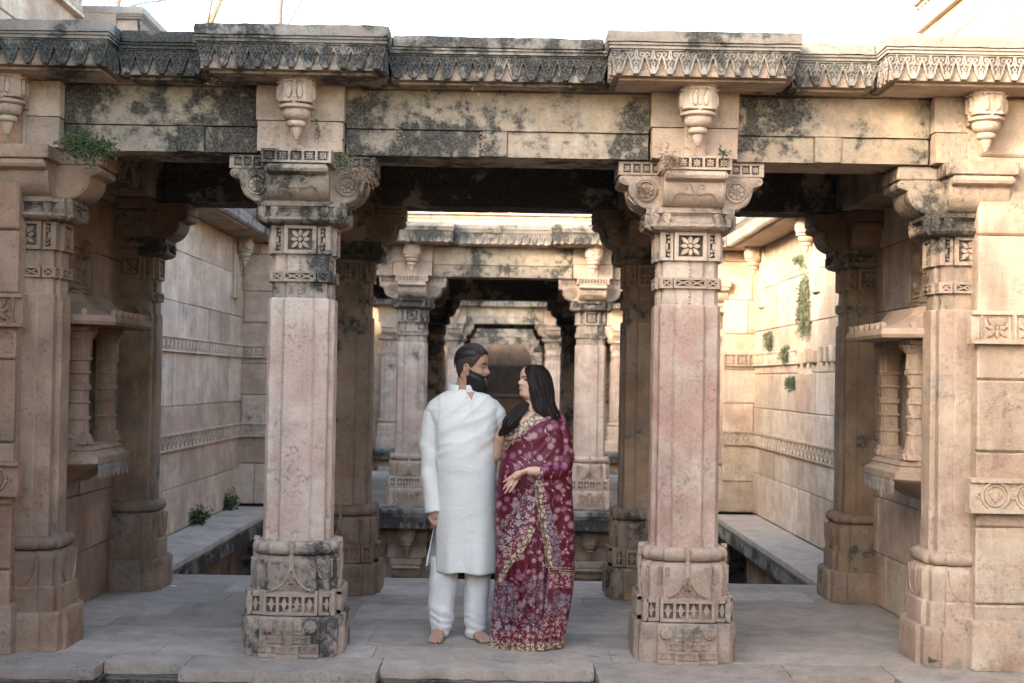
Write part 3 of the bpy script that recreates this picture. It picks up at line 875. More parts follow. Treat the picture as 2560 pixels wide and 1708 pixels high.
def flower_band(parent, x0, x1, z0, z1, kind, color, mat='stone_wall', proud=0.035, joined=False, u=None, endx=0.0):
    """carved string course on an ashlar wall, local frame of the wall"""
    m = MB(); M = frontM(proud - 0.022)
    h = z1 - z0; u = u or h * 1.05
    m.box(x0 - endx, x1 + endx, -proud + 0.022, 0.05, z0, z1)
    m.box(x0 - endx, x1 + endx, z0, z0 + h * 0.12, 0.0, 0.024, M=M); m.box(x0 - endx, x1 + endx, z1 - h * 0.12, z1, 0.0, 0.022, M=M)
    bandp = mk('string_course', m, mat, parent, color=color)
    n = max(1, int(round((x1 - x0) / u))); st = (x1 - x0) / n
    def motif():
        m = MB(); M = frontM(0.0); s = h * 0.40
        if kind == 'flower':
            m.box(-st / 2, -st / 2 + 0.012, -h * 0.38, h * 0.38, 0, 0.020, M=M); m.box(st / 2 - 0.012, st / 2, -h * 0.38, h * 0.38, 0, 0.020, M=M)
            for k in range(8): m.ext(petal(0, 0, k * PI / 4, s * 0.1, s * (0.90 if k % 2 == 0 else 1.14), s * 0.22, 4), 0.0, 0.015, M, 0.25)
            m.ext(circ(0, 0, s * 0.16, 8), 0, 0.016, M, 0.2)
        elif kind == 'scroll':
            m.strip(circ(0, 0, s * 0.98, 20), 0.009, 0, 0.014, M, closed=True)
            m.strip(circ(0, 0, s * 0.74, 16), 0.006, 0, 0.010, M, closed=True)
            m.ext(petal(0, 0, PI / 2, -s * 0.5, s * 0.5, s * 0.2, 4), 0, 0.013, M, 0.2)
            for q in (-1, 1):
                m.strip([(0, -s * 0.3), (q * s * 0.3, -s * 0.05), (q * s * 0.42, s * 0.2), (q * s * 0.25, s * 0.3)], 0.006, 0, 0.011, M)
                m.strip(spiral(q * st * 0.46, 0, s * 0.3, s * 0.08, 0, 1.3, 10), 0.006, 0, 0.011, M)
        else:
            for q in (-1, 1): m.strip([(-st * 0.4, -q * s * 0.9), (st * 0.4, q * s * 0.9)], 0.012, 0, 0.012 + q * 0.0006, M)
            m.box(-st / 2, -st / 2 + 0.010, -h * 0.38, h * 0.38, 0, 0.020, M=M)
        return m
    if joined:
        mm = MB(); base = motif()
        for i in range(n): mm.merge(base, Matrix.Translation((x0 + (i + 0.5) * st, -proud + 0.022, (z0 + z1) / 2)))
        o = mk('string_course_relief', mm, mat, bandp, color=color); o['kind'] = 'stuff'
    else:
        me = motif().mesh('flower_motif', mat, 35)
        for i in range(n): mk('flower_motif', me, None, bandp, loc=(x0 + (i + 0.5) * st, -proud + 0.022, (z0 + z1) / 2), color=color)
    return bandp
# ---------------------------------------------------------------- the setting
def structure(o):
    o['kind'] = 'structure'; return o

m = MB()
HX0, HX1, HY0, HY1, ZG = -4.3, 4.3, -14.0, 60.0, 3.30
BIG = 900.0
for x0, x1, y0, y1 in ((-BIG, HX0, -BIG, BIG), (HX1, BIG, -BIG, BIG), (HX0, HX1, -BIG, HY0), (HX0, HX1, HY1, BIG)):
    m.add([(x0, y0, ZG), (x1, y0, ZG), (x1, y1, ZG), (x0, y1, ZG)], [(0, 1, 2, 3)])
for (ax, ay), (bx, by) in (((HX0, HY0), (HX0, HY1)), ((HX1, HY0), (HX1, HY1)), ((HX0, HY0), (HX1, HY0)), ((HX0, HY1), (HX1, HY1))):
    m.add([(ax, ay, -3.95), (bx, by, -3.95), (bx, by, ZG), (ax, ay, ZG)], [(0, 1, 2, 3)])
structure(mk('ground', m, 'earth'))
structure(mk('well_floor', MB().box(-4.29, 4.29, HY0 + 0.01, HY1 - 0.01, -3.9, -3.6), 'stone_red'))

# platform of the pavilion: separate floor slabs, with a worn corner at the back
def platform(y0, y1, x0, x1, seed, ysteps=None, name='platform', hole=None):
    t = bpy.data.objects.new(name, None); col.objects.link(t); t.color = (0.12, 0.35, 0.25, 1); structure(t)
    mk('platform_core', MB().box(x0 + 0.02, x1 - 0.02, y0 + 0.02, y1 - 0.03, -0.40, -0.055), 'stone_red', t)
    r = random.Random(seed); y = y0
    i = 0
    while y < y1 - 0.01:
        h = ysteps[i] if ysteps and i < len(ysteps) else r.uniform(0.38, 0.62)
        if y1 - (y + h) < 0.25: h = y1 - y
        x = x0; first = True
        while x < x1 - 0.01:
            w = r.uniform(1.0, 2.1) * (r.uniform(0.4, 1.0) if first else 1); first = False
            if x1 - (x + w) < 0.4: w = x1 - x
            dz = r.uniform(-0.002, 0.0)
            yy = y + h - 0.0012
            if y + h >= y1 - 0.02: yy += r.choice((0.0, 0.0, -0.05, 0.09))
            b = MB().gbox(x + 0.0008, x + w - 0.0008, y + 0.0008, yy, -0.06, dz, seg=0.12, r=0.0028, amp=0.0015, seed=seed + x + y * 3)
            o = mk('floor_slab', b, 'stone_floor', t, smooth=30)
            o.color = (max(0, 0.10 + r.uniform(-0.1, 0.12)), r.uniform(0.1, 0.8), r.uniform(0.0, 0.5), 1)
            x += w
        y += h; i += 1
    return t

platform(-0.249, 2.92, -2.95, 2.95, 11, (0.36, 0.50, 0.42, 0.55, 0.48))
platform(9.15, 15.6, -3.1, 3.1, 12, (0.6,) * 12)
platform(23.3, 28.0, -3.1, 3.1, 13, (1.2,) * 8)
platform(41.2, 46.0, -3.1, 3.1, 14, (1.2,) * 8)

# ---------------------------------------------------------------- the pavilion round the couple
DK = (0.62, 0.3, 0.25, 1)
pillar('carved_pillar', 'pale pink free-standing pillar beside the man, with blackened carved plinth and capital', 'pillar', (-1.10, 0, 0),
       color=(0.16, 0.5, 0.05, 1), capcolor=(0.46, 0.25, 0.10, 1), basecolor=(0.52, 0.2, 0.2, 1), shaftcolor=(0.12, 0.55, 0.05, 1))
pillar('carved_pillar', 'warm pink free-standing pillar beside the woman, with clean tan carved plinth', 'pillar', (1.10, 0, 0),
       color=(0.10, 0.95, 0.05, 1), capcolor=(0.32, 0.35, 0.10, 1), basecolor=(0.26, 0.6, 0.15, 1), shaftcolor=(0.04, 1.0, 0.05, 1))
remat(pillar('carved_pillar', 'shaded carved pillar standing behind the pillar beside the man', 'pillar', (-1.10, 2.29, 0), color=(0.42, 0.4, 0.75, 1)), 'stone_brown_shade')
remat(pillar('carved_pillar', 'shaded carved pillar standing behind the pillar beside the woman', 'pillar', (1.10, 2.29, 0), color=(0.42, 0.4, 0.75, 1)), 'stone_brown_shade')
RB = (0.12, 0.5, 0.55, 1)
remat(pillar('wall_pillar', 'brown plain-based pilaster against the wall beside the leafy green bush', 'pilaster', (-2.65, 0, 0), carved=False, color=RB, capcolor=(0.25, 0.4, 0.3, 1), basecolor=(0.18, 0.6, 0.95, 1), brackets=(0, 1)), 'stone_brown_shade')
remat(pillar('wall_pillar', 'tan plain-based pilaster beside the wall with flower and scroll bands', 'pilaster', (2.68, 0, 0), carved=False, color=(0.1, 0.6, 0.2, 1), capcolor=(0.38, 0.4, 0.1, 1), basecolor=(0.2, 0.7, 0.45, 1), brackets=(0, 3)), 'stone_tan')
remat(pillar('wall_pillar', 'dark brown pilaster at the start of the ledge with green weeds', 'pilaster', (-2.67, 2.29, 0), carved=False, color=(0.35, 0.4, 0.95, 1), brackets=(0, 1)), 'stone_brown_shade')
remat(pillar('wall_pillar', 'dark grey-brown pilaster in front of the pale wall with hanging plants', 'pilaster', (2.70, 2.29, 0), carved=False, color=(0.35, 0.4, 0.7, 1), brackets=(0, 3)), 'stone_brown_shade')

lintel('stone_beam', 'lichen-blotched stone beam above the couple', -0.853, 0.853, 0, (0, 0, 0), color=(0.60, 0.45, 0.1, 1), seed=1, gap=-0.02)
lintel('stone_beam', 'dark lichen-stained stone beam above the green bush', -2.432, -1.347, 0, (0, 0, 0), color=(0.66, 0.3, 0.2, 1), seed=2, gap=-1.72)
lintel('stone_beam', 'tan stone beam with grey lichen next to the sunlit pendant', 1.347, 2.432, 0, (0, 0, 0), color=(0.56, 0.6, 0.1, 1), seed=3, gap=1.86)
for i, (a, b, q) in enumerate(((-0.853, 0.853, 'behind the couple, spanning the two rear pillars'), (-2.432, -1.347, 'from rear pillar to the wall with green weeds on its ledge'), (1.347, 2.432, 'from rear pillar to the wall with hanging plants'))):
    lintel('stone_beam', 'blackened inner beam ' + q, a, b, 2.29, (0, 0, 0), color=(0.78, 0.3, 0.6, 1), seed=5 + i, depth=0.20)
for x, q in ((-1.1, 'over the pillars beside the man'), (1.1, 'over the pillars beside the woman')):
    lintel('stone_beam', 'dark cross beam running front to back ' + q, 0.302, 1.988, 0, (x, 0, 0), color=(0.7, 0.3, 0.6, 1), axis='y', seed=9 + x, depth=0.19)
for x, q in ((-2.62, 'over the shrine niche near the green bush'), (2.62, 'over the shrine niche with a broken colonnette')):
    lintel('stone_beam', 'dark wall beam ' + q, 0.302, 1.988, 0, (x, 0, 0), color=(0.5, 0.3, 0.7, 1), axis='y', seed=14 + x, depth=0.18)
pier('pier_block', 'pale block with hanging pendant above the pillar beside the man', (-1.10, 0, 0), color=(0.22, 0.3, 0.05, 1))
pier('pier_block', 'pale block with hanging pendant above the pillar beside the woman', (1.10, 0, 0), color=(0.08, 0.45, 0.05, 1))
pier('pier_block', 'tan block with pendant above the pilaster near the green bush', (-2.68, 0, 0), color=(0.12, 0.4, 0.1, 1))
pier('pier_block', 'sunlit block with pendant above the pilaster of the banded wall', (2.68, 0, 0), color=(0.10, 0.4, 0.05, 1))
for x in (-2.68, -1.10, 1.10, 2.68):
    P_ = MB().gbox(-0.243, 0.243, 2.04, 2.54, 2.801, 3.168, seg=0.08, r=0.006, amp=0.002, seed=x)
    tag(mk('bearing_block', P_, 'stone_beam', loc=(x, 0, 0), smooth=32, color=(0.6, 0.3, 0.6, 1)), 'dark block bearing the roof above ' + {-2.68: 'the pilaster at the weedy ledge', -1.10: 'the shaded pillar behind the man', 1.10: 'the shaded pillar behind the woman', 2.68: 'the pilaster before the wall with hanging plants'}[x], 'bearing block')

CG = (0.60, 0.15, 0.2, 1); CGl = (0.66, 0.1, 0.25, 1); CGr = (0.40, 0.3, 0.1, 1)
cornice('cornice_block', 'projecting carved cornice block above the pillar beside the man', -1.60, -0.60, -0.68, -0.235, (0, 0, 0), color=CG, seed=1)
cornice('cornice_block', 'projecting carved cornice block above the pillar beside the woman', 0.60, 1.60, -0.68, -0.235, (0, 0, 0), color=CGr, seed=2)
cornice('cornice_block', 'long recessed carved cornice block above the lichen-blotched middle beam', -0.60, 0.60, -0.47, -0.235, (0, 0, 0), color=CG, returns=(False, False), seed=3, e=-0.021)
cornice('cornice_block', 'recessed carved cornice block above the beam with the green bush', -2.08, -1.60, -0.47, -0.235, (0, 0, 0), color=CGl, returns=(False, False), seed=4, e=-0.021)
cornice('cornice_block', 'recessed tan cornice block next to the sunlit pendant', 1.60, 2.08, -0.47, -0.235, (0, 0, 0), color=CGr, returns=(False, False), seed=5, e=-0.021)
cornice('cornice_block', 'weathered projecting cornice block over the pilaster near the green bush', -3.30, -2.08, -0.68, -0.235, (0, 0, 0), color=(0.5, 0.15, 0.2, 1), returns=(False, True), seed=6)
cornice('cornice_block', 'sunlit projecting cornice block over the pilaster of the banded wall', 2.08, 2.98, -0.68, -0.235, (0, 0, 0), color=(0.12, 0.3, 0.1, 1), returns=(True, False), seed=7)
cornice('cornice_block', 'outermost cornice block jutting from the wall with flower and scroll bands', 3.02, 3.9, -0.86, -0.235, (0, 0, 0), color=(0.1, 0.3, 0.1, 1), returns=(True, False), seed=8)
rf = thing('roof', 'flat stone slab roof over the couple, dark underneath', 'roof', color=(0.6, 0.3, 0.6, 1))
for i in range(6):
    x = -3.3 + i * 1.1
    mk('roof_slab', MB().gbox(x + 0.002, x + 1.098, -0.230, 2.60, 3.171, 3.36, seg=0.2, r=0.006, amp=0.002, seed=i), 'stone_beam', rf, smooth=30)
cornice('cornice_block', 'cornice block at the back of the roof facing the open well', -3.2, 3.2, -0.45, 0.0, (0, 2.605, 0), rz=PI, color=CG, joined=True, returns=(False, False))

# front edge of the platform: the same carved cornice one storey below
FZ = -3.42
FE = (0.55, 0.1, 0.1, 1)
cornice('platform_edge', 'projecting carved platform edge under the blackened plinth', -1.60, -0.60, -0.68, -0.251, (0, 0, FZ), color=FE, top=(0.20, 0.35, 0.2, 1), seed=11)
cornice('platform_edge', 'projecting carved platform edge under the tan carved plinth', 0.60, 1.60, -0.76, -0.251, (0, 0, FZ), color=FE, top=(0.20, 0.35, 0.2, 1), seed=12)
cornice('platform_edge', 'recessed middle platform edge below the feet of the couple', -0.60, 0.60, -0.515, -0.251, (0, 0, FZ), color=FE, top=(0.20, 0.35, 0.2, 1), returns=(False, False), seed=13, e=-0.021)
cornice('platform_edge', 'recessed platform edge beside the brown plain-based pilaster', -2.08, -1.60, -0.50, -0.251, (0, 0, FZ), color=FE, top=(0.20, 0.35, 0.2, 1), returns=(False, False), seed=14, e=-0.021)
cornice('platform_edge', 'recessed platform edge beside the tan plain-based pilaster', 1.60, 2.20, -0.55, -0.251, (0, 0, FZ), color=FE, top=(0.20, 0.35, 0.2, 1), returns=(False, False), seed=15, e=-0.021)
cornice('platform_edge', 'projecting platform edge under the brown plain-based pilaster', -3.30, -2.08, -0.68, -0.251, (0, 0, FZ), color=FE, top=(0.20, 0.35, 0.2, 1), returns=(False, True), seed=16)
cornice('platform_edge', 'projecting platform edge under the tan plain-based pilaster', 2.20, 3.30, -0.85, -0.251, (0, 0, FZ), color=FE, top=(0.20, 0.35, 0.2, 1), returns=(True, False), seed=17)
ashlar('lower_wall', 'wall of the storey below the platform of the couple', (-3.3, -0.20, 0), 0, 6.6, -3.6, -0.26, (0.3, 0.45), color=(0.4, 0.4, 0.4, 1), mat='stone_red', seed=3)

# ---------------------------------------------------------------- front walls beside the pilasters
WR = (0.03, 0.45, 0.10, 1); WL = (0.08, 0.5, 0.45, 1)
skip = ((0.86, 1.055), (1.795, 1.977))
def front_wall(label, x, x1, color, seed, mat, endl, endr):
    t = ashlar('front_wall', label, (x, -0.33, 0), 0, x1 - x, 0.0, 3.16, (0.34, 0.46), color=color, mat=mat, thick=0.5, blk=(0.5, 0.9), seed=seed, bev=0.012)
    L = x1 - x
    flower_band(t, 0.0, L, 1.795, 1.977, 'flower', color, mat, 0.05, endx=0.045)
    flower_band(t, 0.0, L, 0.865, 1.055, 'scroll', color, mat, 0.05, endx=0.045)
    m = MB().gbox(-0.03, L + 0.03, -0.035, 0.3, 0.0, 0.275, seg=0.05, r=0.016, amp=0.005, seed=seed)
    mk('plinth_course', m, mat, t, smooth=40, color=(color[0] + 0.15, 0.8, color[2] + 0.2, 1))
    return t
front_wall('pale wall with carved flower and scroll bands beside the tan pilaster', 2.675, 3.8, WR, 21, 'stone_wall', 1, 0)
front_wall('brown wall with carved flower band beside the brown pilaster', -3.8, -2.635, WL, 22, 'stone_red', 0, 1)

# bay walls that carry the shrine niches
ashlar('bay_wall', 'brown block wall below and around the shrine niche near the green bush', (-2.735, 0.14, 0), PI / 2, 2.1, 0.0, 3.16, (0.36, 0.5), color=(0.15, 0.5, 0.6, 1), mat='stone_red', seed=31, blk=(0.5, 0.9))
ashlar('bay_wall', 'tan block wall below and around the shrine niche with a broken colonnette', (2.735, 2.24, 0), -PI / 2, 2.1, 0.0, 3.16, (0.36, 0.5), color=(0.15, 0.4, 0.25, 1), mat='stone_wall', seed=32, blk=(0.5, 0.9))

def niche(label, loc, rz, color, mat, broken=False):
    t = thing('shrine_niche', label, 'niche', loc, None, color, rz)
    def hexa(W, D, z): return [Vector((-W, 0.02, z)), Vector((-W, -D * 0.55, z)), Vector((-W * 0.72, -D, z)), Vector((W * 0.72, -D, z)), Vector((W, -D * 0.55, z)), Vector((W, 0.02, z))]
    m = MB(); prof = [(0.30, 0.12, 0.86), (0.38, 0.20, 0.92), (0.46, 0.30, 0.97), (0.485, 0.325, 0.985), (0.50, 0.34, 1.00), (0.50, 0.34, 1.035), (0.47, 0.315, 1.05), (0.45, 0.30, 1.07), (0.46, 0.305, 1.08), (0.43, 0.28, 1.10), (0.43, 0.28, 1.115)]
    m.loft([hexa(W, D, z) for W, D, z in prof]); m.wob(0.004, 14)
    sill = mk('sill', m, mat, t)
    ground, net = scroll_meshes()
    for i in range(7):
        o = mk('scroll_lobe', net, None, sill, loc=(-0.30 + i * 0.10, -0.345, 0.90), color=color); o.scale = (1.0, 1, 0.72)
    for s in (-1, 1):
        m = MB(); c = (s * 0.30, -0.20)
        lv = []
        zz = [(1.115, 0.085), (1.14, 0.085), (1.145, 0.075), (1.17, 0.072), (1.175, 0.058), (1.26, 0.056), (1.265, 0.066), (1.28, 0.066), (1.285, 0.054), (1.36, 0.053), (1.365, 0.064), (1.375, 0.064), (1.38, 0.052), (1.44, 0.052), (1.445, 0.064), (1.475, 0.064), (1.48, 0.052), (1.54, 0.052), (1.545, 0.062), (1.555, 0.062), (1.56, 0.053), (1.62, 0.055), (1.625, 0.066), (1.645, 0.068), (1.65, 0.058), (1.66, 0.062), (1.75, 0.064), (1.755, 0.072), (1.775, 0.078), (1.79, 0.09), (1.80, 0.095)]
        rings = []
        for z, W in zz:
            k = 1.0
            rings.append([Vector((c[0] + p[0], c[1] + p[1], z)) for p in redent(W, W * 0.5, W * 0.86, 0.002, 0.003)])
        m.loft(rings); m.wob(0.003 if not (broken and s > 0) else 0.016, 18)
        if broken and s > 0:
            for q, p in enumerate(m.v):
                if 1.2 < p.z < 1.6: m.v[q] = Vector((c[0] + (p.x - c[0]) * 0.75, c[1] + (p.y - c[1]) * 0.75, p.z))
        mk('colonnette', m, mat, t, smooth=35)
        m = MB().box(s * 0.30 - 0.13, s * 0.30 + 0.13, -0.27, -0.02, 1.802, 1.835, 0.006); mk('bracket', m, mat, t)
    for s in (-1, 1):
        mk('jamb', MB().box(s * 0.42 - 0.04, s * 0.42 + 0.04, -0.10, -0.002, 1.117, 1.80, 0.005), mat, t)
    mk('shade_back_panel', MB().box(-0.375, 0.375, -0.02, -0.001, 1.12, 1.79), 'stone_shade_black', t)  # black panel stands in for the deep shade inside the niche
    m = MB(); prof = [(0.50, 0.34, 1.836), (0.60, 0.44, 1.84), (0.61, 0.45, 1.86), (0.60, 0.44, 1.895), (0.50, 0.33, 1.93), (0.44, 0.25, 1.975), (0.42, 0.20, 2.03), (0.40, 0.12, 2.045)]
    m.loft([hexa(W, D, z) for W, D, z in prof]); m.wob(0.004, 14)
    ev = mk('eave', m, mat, t)
    for i in range(9):
        u = -0.52 + i * 0.13
        D = 0.44 if abs(u) < 0.44 else 0.30
        m = MB(); m.ext([(-0.035, 0), (0.035, 0), (0.014, 0.022), (0, 0.04), (-0.014, 0.022)], -0.03, 0.0, frontM(0.0)); mk('antefix', m, mat, ev, loc=(u, -D, 1.893))
    for u, h, w in ((0, 0.42, 0.10), (-0.2, 0.26, 0.075), (0.2, 0.26, 0.075), (-0.34, 0.16, 0.055), (0.34, 0.16, 0.055)):
        m = MB(); n = 9
        for i in range(n):
            W = w * (1 - (i / n) ** 1.6 * 0.85); z0 = 2.03 + h * i / n
            m.box(u - W, u + W, -0.02 - 0.06 * (1 - i / n), 0.0, z0, z0 + h / n * (0.72), 0.004)
            m.box(u - W * 0.82, u + W * 0.82, -0.015 - 0.05 * (1 - i / n), 0.0, z0 + h / n * 0.70, z0 + h / n * 1.02)
        m.ball((u, -0.03, 2.03 + h + 0.015), (0.02, 0.015, 0.025), 8, 6)
        m.wob(0.004, 20)
        mk('spire_relief', m, mat, t)
    for u in (-0.42, 0.42):
        m = MB(); rosette(m, frontM(0.0), u, 2.36, 0.06, -0.002, 0.03, True); mk('roundel', m, mat, t)
    return t
niche('carved shrine niche with two whole colonnettes, near the green bush', (-2.735, 0.83, 0), PI / 2, (0.12, 0.4, 0.75, 1), 'stone_red')
niche('carved shrine niche with a broken colonnette, by the pale banded wall', (2.735, 0.66, 0), -PI / 2, (0.12, 0.4, 0.35, 1), 'stone_tan', True)

# ---------------------------------------------------------------- the open well behind: side walls, ledges, pendants
SW_L = (0.10, 0.3, 0.18, 1); SW_R = (0.02, 0.22, 0.04, 1)
XW = 3.15
wl = ashlar('side_wall', 'tan block wall of the well above the ledge with green weeds', (-XW, 2.45, 0), PI / 2, 6.62, 0.0, 3.165, (0.36, 0.56), color=SW_L, mat='stone_wall', seed=41, blk=(0.55, 1.2), holes=((2.0, 2.5, 0.6), (3.1, 3.4, 0.55)), bev=0.008)
flower_band(wl, 0.0, 6.62, 1.766, 1.92, 'lattice', SW_L, 'stone_wall', 0.03, joined=True)
flower_band(wl, 0.0, 6.62, 0.81, 0.98, 'scroll', SW_L, 'stone_wall', 0.03, joined=True)
wr = ashlar('side_wall', 'pale cream block wall of the well with hanging green plants', (XW - 0.08, 9.07, 0), -PI / 2, 6.62, 0.0, 3.165, (0.36, 0.56), color=SW_R, mat='stone_wall', seed=42, blk=(0.55, 1.2), holes=((2.6, 3.1, 2.0),), bev=0.008)
flower_band(wr, 0.0, 2.6, 1.766, 1.92, 'lattice', SW_R, 'stone_wall', 0.03, joined=True)
flower_band(wr, 0.0, 6.62, 0.81, 0.98, 'scroll', SW_R, 'stone_wall', 0.03, joined=True)
for i, (u, w, h) in enumerate(((2.75, 0.16, 0.13), (3.05, 0.10, 0.15), (3.3, 0.2, 0.12), (3.75, 0.12, 0.15), (3.98, 0.09, 0.14), (4.2, 0.14, 0.15), (4.55, 0.11, 0.13), (4.8, 0.16, 0.15), (5.2, 0.12, 0.14), (5.5, 0.2, 0.15))):
    mk('broken_course_stone', MB().box(u, u + w, -0.045, 0.03, 1.77, 1.77 + h, 0.006).wob(0.012, 6, i), 'stone_wall', wr, color=SW_R)
cornice('wall_cornice', 'carved cornice along the top of the tan well wall above the weedy ledge', 0.0, 6.6, -0.42, 0.25, (-XW, 2.46, 0), rz=PI / 2, color=(0.35, 0.3, 0.2, 1), joined=True, returns=(False, False))
cornice('wall_cornice', 'sunlit carved cornice along the top of the cream well wall', 0.0, 6.6, -0.42, 0.25, (XW - 0.08, 9.06, 0), rz=-PI / 2, color=(0.1, 0.3, 0.1, 1), joined=True, returns=(False, False))
cornice('ledge', 'grey stone ledge with green weeds along the tan well wall', 0.0, 6.2, -0.53, 0.0, (-XW, 2.85, FZ), rz=PI / 2, top=(0.25, 0.35, 0.2, 1), color=(0.55, 0.2, 0.1, 1), joined=True, returns=(False, False))
cornice('ledge', 'grey stone ledge along the cream well wall with hanging plants', 0.0, 6.2, -0.53, 0.0, (XW - 0.08, 9.05, FZ), rz=-PI / 2, top=(0.15, 0.35, 0.1, 1), color=(0.45, 0.2, 0.1, 1), joined=True, returns=(False, False))
ashlar('lower_wall', 'lower wall of the well under the weedy ledge', (-XW + 0.05, 2.4, 0), PI / 2, 6.7, -3.6, -0.28, (0.35, 0.5), color=(0.3, 0.5, 0.5, 1), mat='stone_grey', seed=43)
ashlar('lower_wall', 'lower wall of the well under the ledge of the cream wall', (XW - 0.13, 9.1, 0), -PI / 2, 6.7, -3.6, -0.28, (0.35, 0.5), color=(0.3, 0.5, 0.4, 1), mat='stone_grey', seed=44)
def wall_pendant(label, loc, rz, color, group=None):
    t = thing('wall_pendant', label, 'pendant', loc, group, color, rz)
    mk('pilaster_strip', MB().box(-0.15, 0.15, -0.03, 0.03, 2.45, 3.168, 0.006), 'stone_wall', t)
    mk('tongue', MB().box(-0.06, 0.06, -0.05, 0.0, 2.45, 2.98, 0.006), 'stone_wall', t)
    P = pendant_meshes(); o = mk('leaf_box', P['box'], None, t, loc=(0, -0.11, -0.05)); mk('bowl', P['bowl'], None, o); mk('drop', P['knob'], None, o)
for y, q in ((4.9, 'halfway along it'), (8.55, 'next to the far corner')):
    wall_pendant('stone pendant under the cornice of the tan well wall, ' + q, (-XW, y, 0), PI / 2, SW_L)
for y, q in ((5.6, 'above the hanging plants'), (8.55, 'next to the far corner')):
    wall_pendant('sunlit pendant under the cornice of the cream well wall, ' + q, (XW - 0.08, y, 0), -PI / 2, SW_R)

# upper storeys of the side walls
for s, nm in ((-1, 'beside the bare trees'), (1, 'on the sunlit side')):
    c = (0.10, 0.45, 0.1, 1) if s < 0 else (0.0, 0.3, 0.0, 1)
    c2 = (0.08, 0.45, 0.2, 1)
    if s < 0:
        t = ashlar('upper_wall', 'upper storey wall above the roofline ' + nm, (-3.2, -2.5, 0), PI / 2, 5.0, 3.42, 4.50, (0.4, 0.6), color=c, mat='stone_wall', seed=51, thick=0.5)
        ashlar('upper_wall', 'tall upper wall beside the photographer, out of view and raised to shade the facade', (-3.2, -11.5, 0), PI / 2, 8.98, 3.42, 5.35, (0.4, 0.6), color=c2, mat='stone_wall', seed=55, thick=0.5, blk=(1.0, 1.8))  # unseen; height chosen to keep the sun off the pavilion front
    else:
        t = ashlar('upper_wall', 'upper storey wall above the roofline ' + nm, (3.16, 2.5, 0), -PI / 2, 5.0, 3.42, 5.2, (0.4, 0.6), color=c, mat='stone_wall', seed=52, thick=0.5)
    flower_band(t, 1.5 if s < 0 else 0.0, 5.0 if s < 0 else 3.5, 4.22, 4.42, 'lattice', c, 'stone_wall', 0.04, u=0.09)
    mk('sill_course', MB().gbox(0.0, 5.0, -0.07, 0.2, 4.505 if s < 0 else 4.42, 4.60 if s < 0 else 4.52, seg=0.1, r=0.01, amp=0.006, seed=s), 'stone_wall', t, smooth=40)
    b = thing('corner_block', 'big plain stone at the corner of the upper wall ' + nm, 'stone block', (s * 3.25, 2.62, 0), color=c)
    for z0, z1, d in ((3.43, 3.72, 0.0), (3.722, 4.05, 0.01), (4.052, 4.30 if s < 0 else 4.16, 0.0)):
        mk('ashlar_block', MB().gbox(-0.30, 0.30, -0.02 + d, 0.6, z0, z1, seg=0.06, r=0.014, amp=0.006, seed=z0), 'stone_wall', b, smooth=40)
    if s < 0:
        cornice('upper_cornice', 'broken upper cornice with hanging lobes receding below the bare trees', 0.0, 4.5, -0.46, 0.35, (-3.2, 2.62, 0.93), rz=PI / 2, color=(0.15, 0.3, 0.1, 1), joined=True, returns=(False, False))
        ashlar('upper_wall', 'low upper wall below the broken cornice', (-2.95, 3.25, 0), PI / 2, 5.9, 3.43, 4.10, (0.3, 0.4), color=c, mat='stone_wall', seed=53)
    else:
        cornice('upper_cornice', 'pale upper cornice on the sunlit side, set back behind the roofline', 0.0, 4.5, -0.40, 0.35, (3.3, 7.3, 0.74), rz=-PI / 2, color=(0.05, 0.3, 0.1, 1), joined=True, returns=(False, False))
        ashlar('upper_wall', 'low upper wall on the sunlit side below the pale upper cornice', (3.0, 9.1, 0), -PI / 2, 5.9, 3.43, 3.90, (0.3, 0.4), color=c, mat='stone_wall', seed=54)

# ---------------------------------------------------------------- the same pavilion again and again down the axis of the well
FARC = (0.30, 0.45, 0.15, 1)
def far_row(y, names, group, color, z=0.0, wallp=True, pend=True, carved=True):
    for x in (-1.1, 1.1):
        pillar('carved_pillar', names[0], 'pillar', (x, y, z), carved=carved, group=group + ' pillars', color=color, capcolor=(color[0] + 0.12, color[1], color[2], 1))
        if pend: pier('pier_block', names[1], (x, y, z), group=group + ' pendants', color=color)
        else: tag(mk('pier_block', MB().box(-0.245, 0.245, -0.25, 0.25, 2.80, 3.168, 0.008), 'stone_carved', loc=(x, y, z), color=color), names[1], 'pier block', group + ' piers')
    if wallp:
        for x in (-2.58, 2.58): pillar('wall_pillar', names[2], 'pilaster', (x, y, z), carved=False, group=group + ' pilasters', color=color, brackets=(0, 1) if x < 0 else (0, 3))
        for x in (-2.58, 2.58): tag(mk('pier_block', MB().box(-0.245, 0.245, -0.25, 0.25, 2.80, 3.168, 0.008), 'stone_carved', loc=(x, y, z), color=color), names[3], 'pier block', group + ' side piers')
    lintel('stone_beam', names[4], -0.853, 0.853, 0, (0, y, z), color=(min(1, color[0] + 0.25), 0.4, color[2], 1), seed=y)
    for a, b in ((-2.33, -1.347), (1.347, 2.33)):
        lintel('stone_beam', names[5], a, b, 0, (0, y, z), color=(min(1, color[0] + 0.25), 0.4, color[2], 1), seed=y + a, group=group + ' side beams')
def far_names(w):
    return ('small carved pillar of ' + w, 'pendant block above a pillar of ' + w, 'wall pilaster of ' + w, 'plain block above a pilaster of ' + w, 'middle beam of ' + w, 'side beam of ' + w)
Y2, Y2B, Y3, Y4 = 9.4, 14.3, 23.8, 41.8
far_row(Y2, far_names('the second pavilion across the open well'), 'second pavilion', (0.26, 0.45, 0.08, 1))
far_row(Y2B, far_names('the dark rear row inside the second pavilion'), 'second pavilion rear', (0.5, 0.35, 0.4, 1), pend=False)
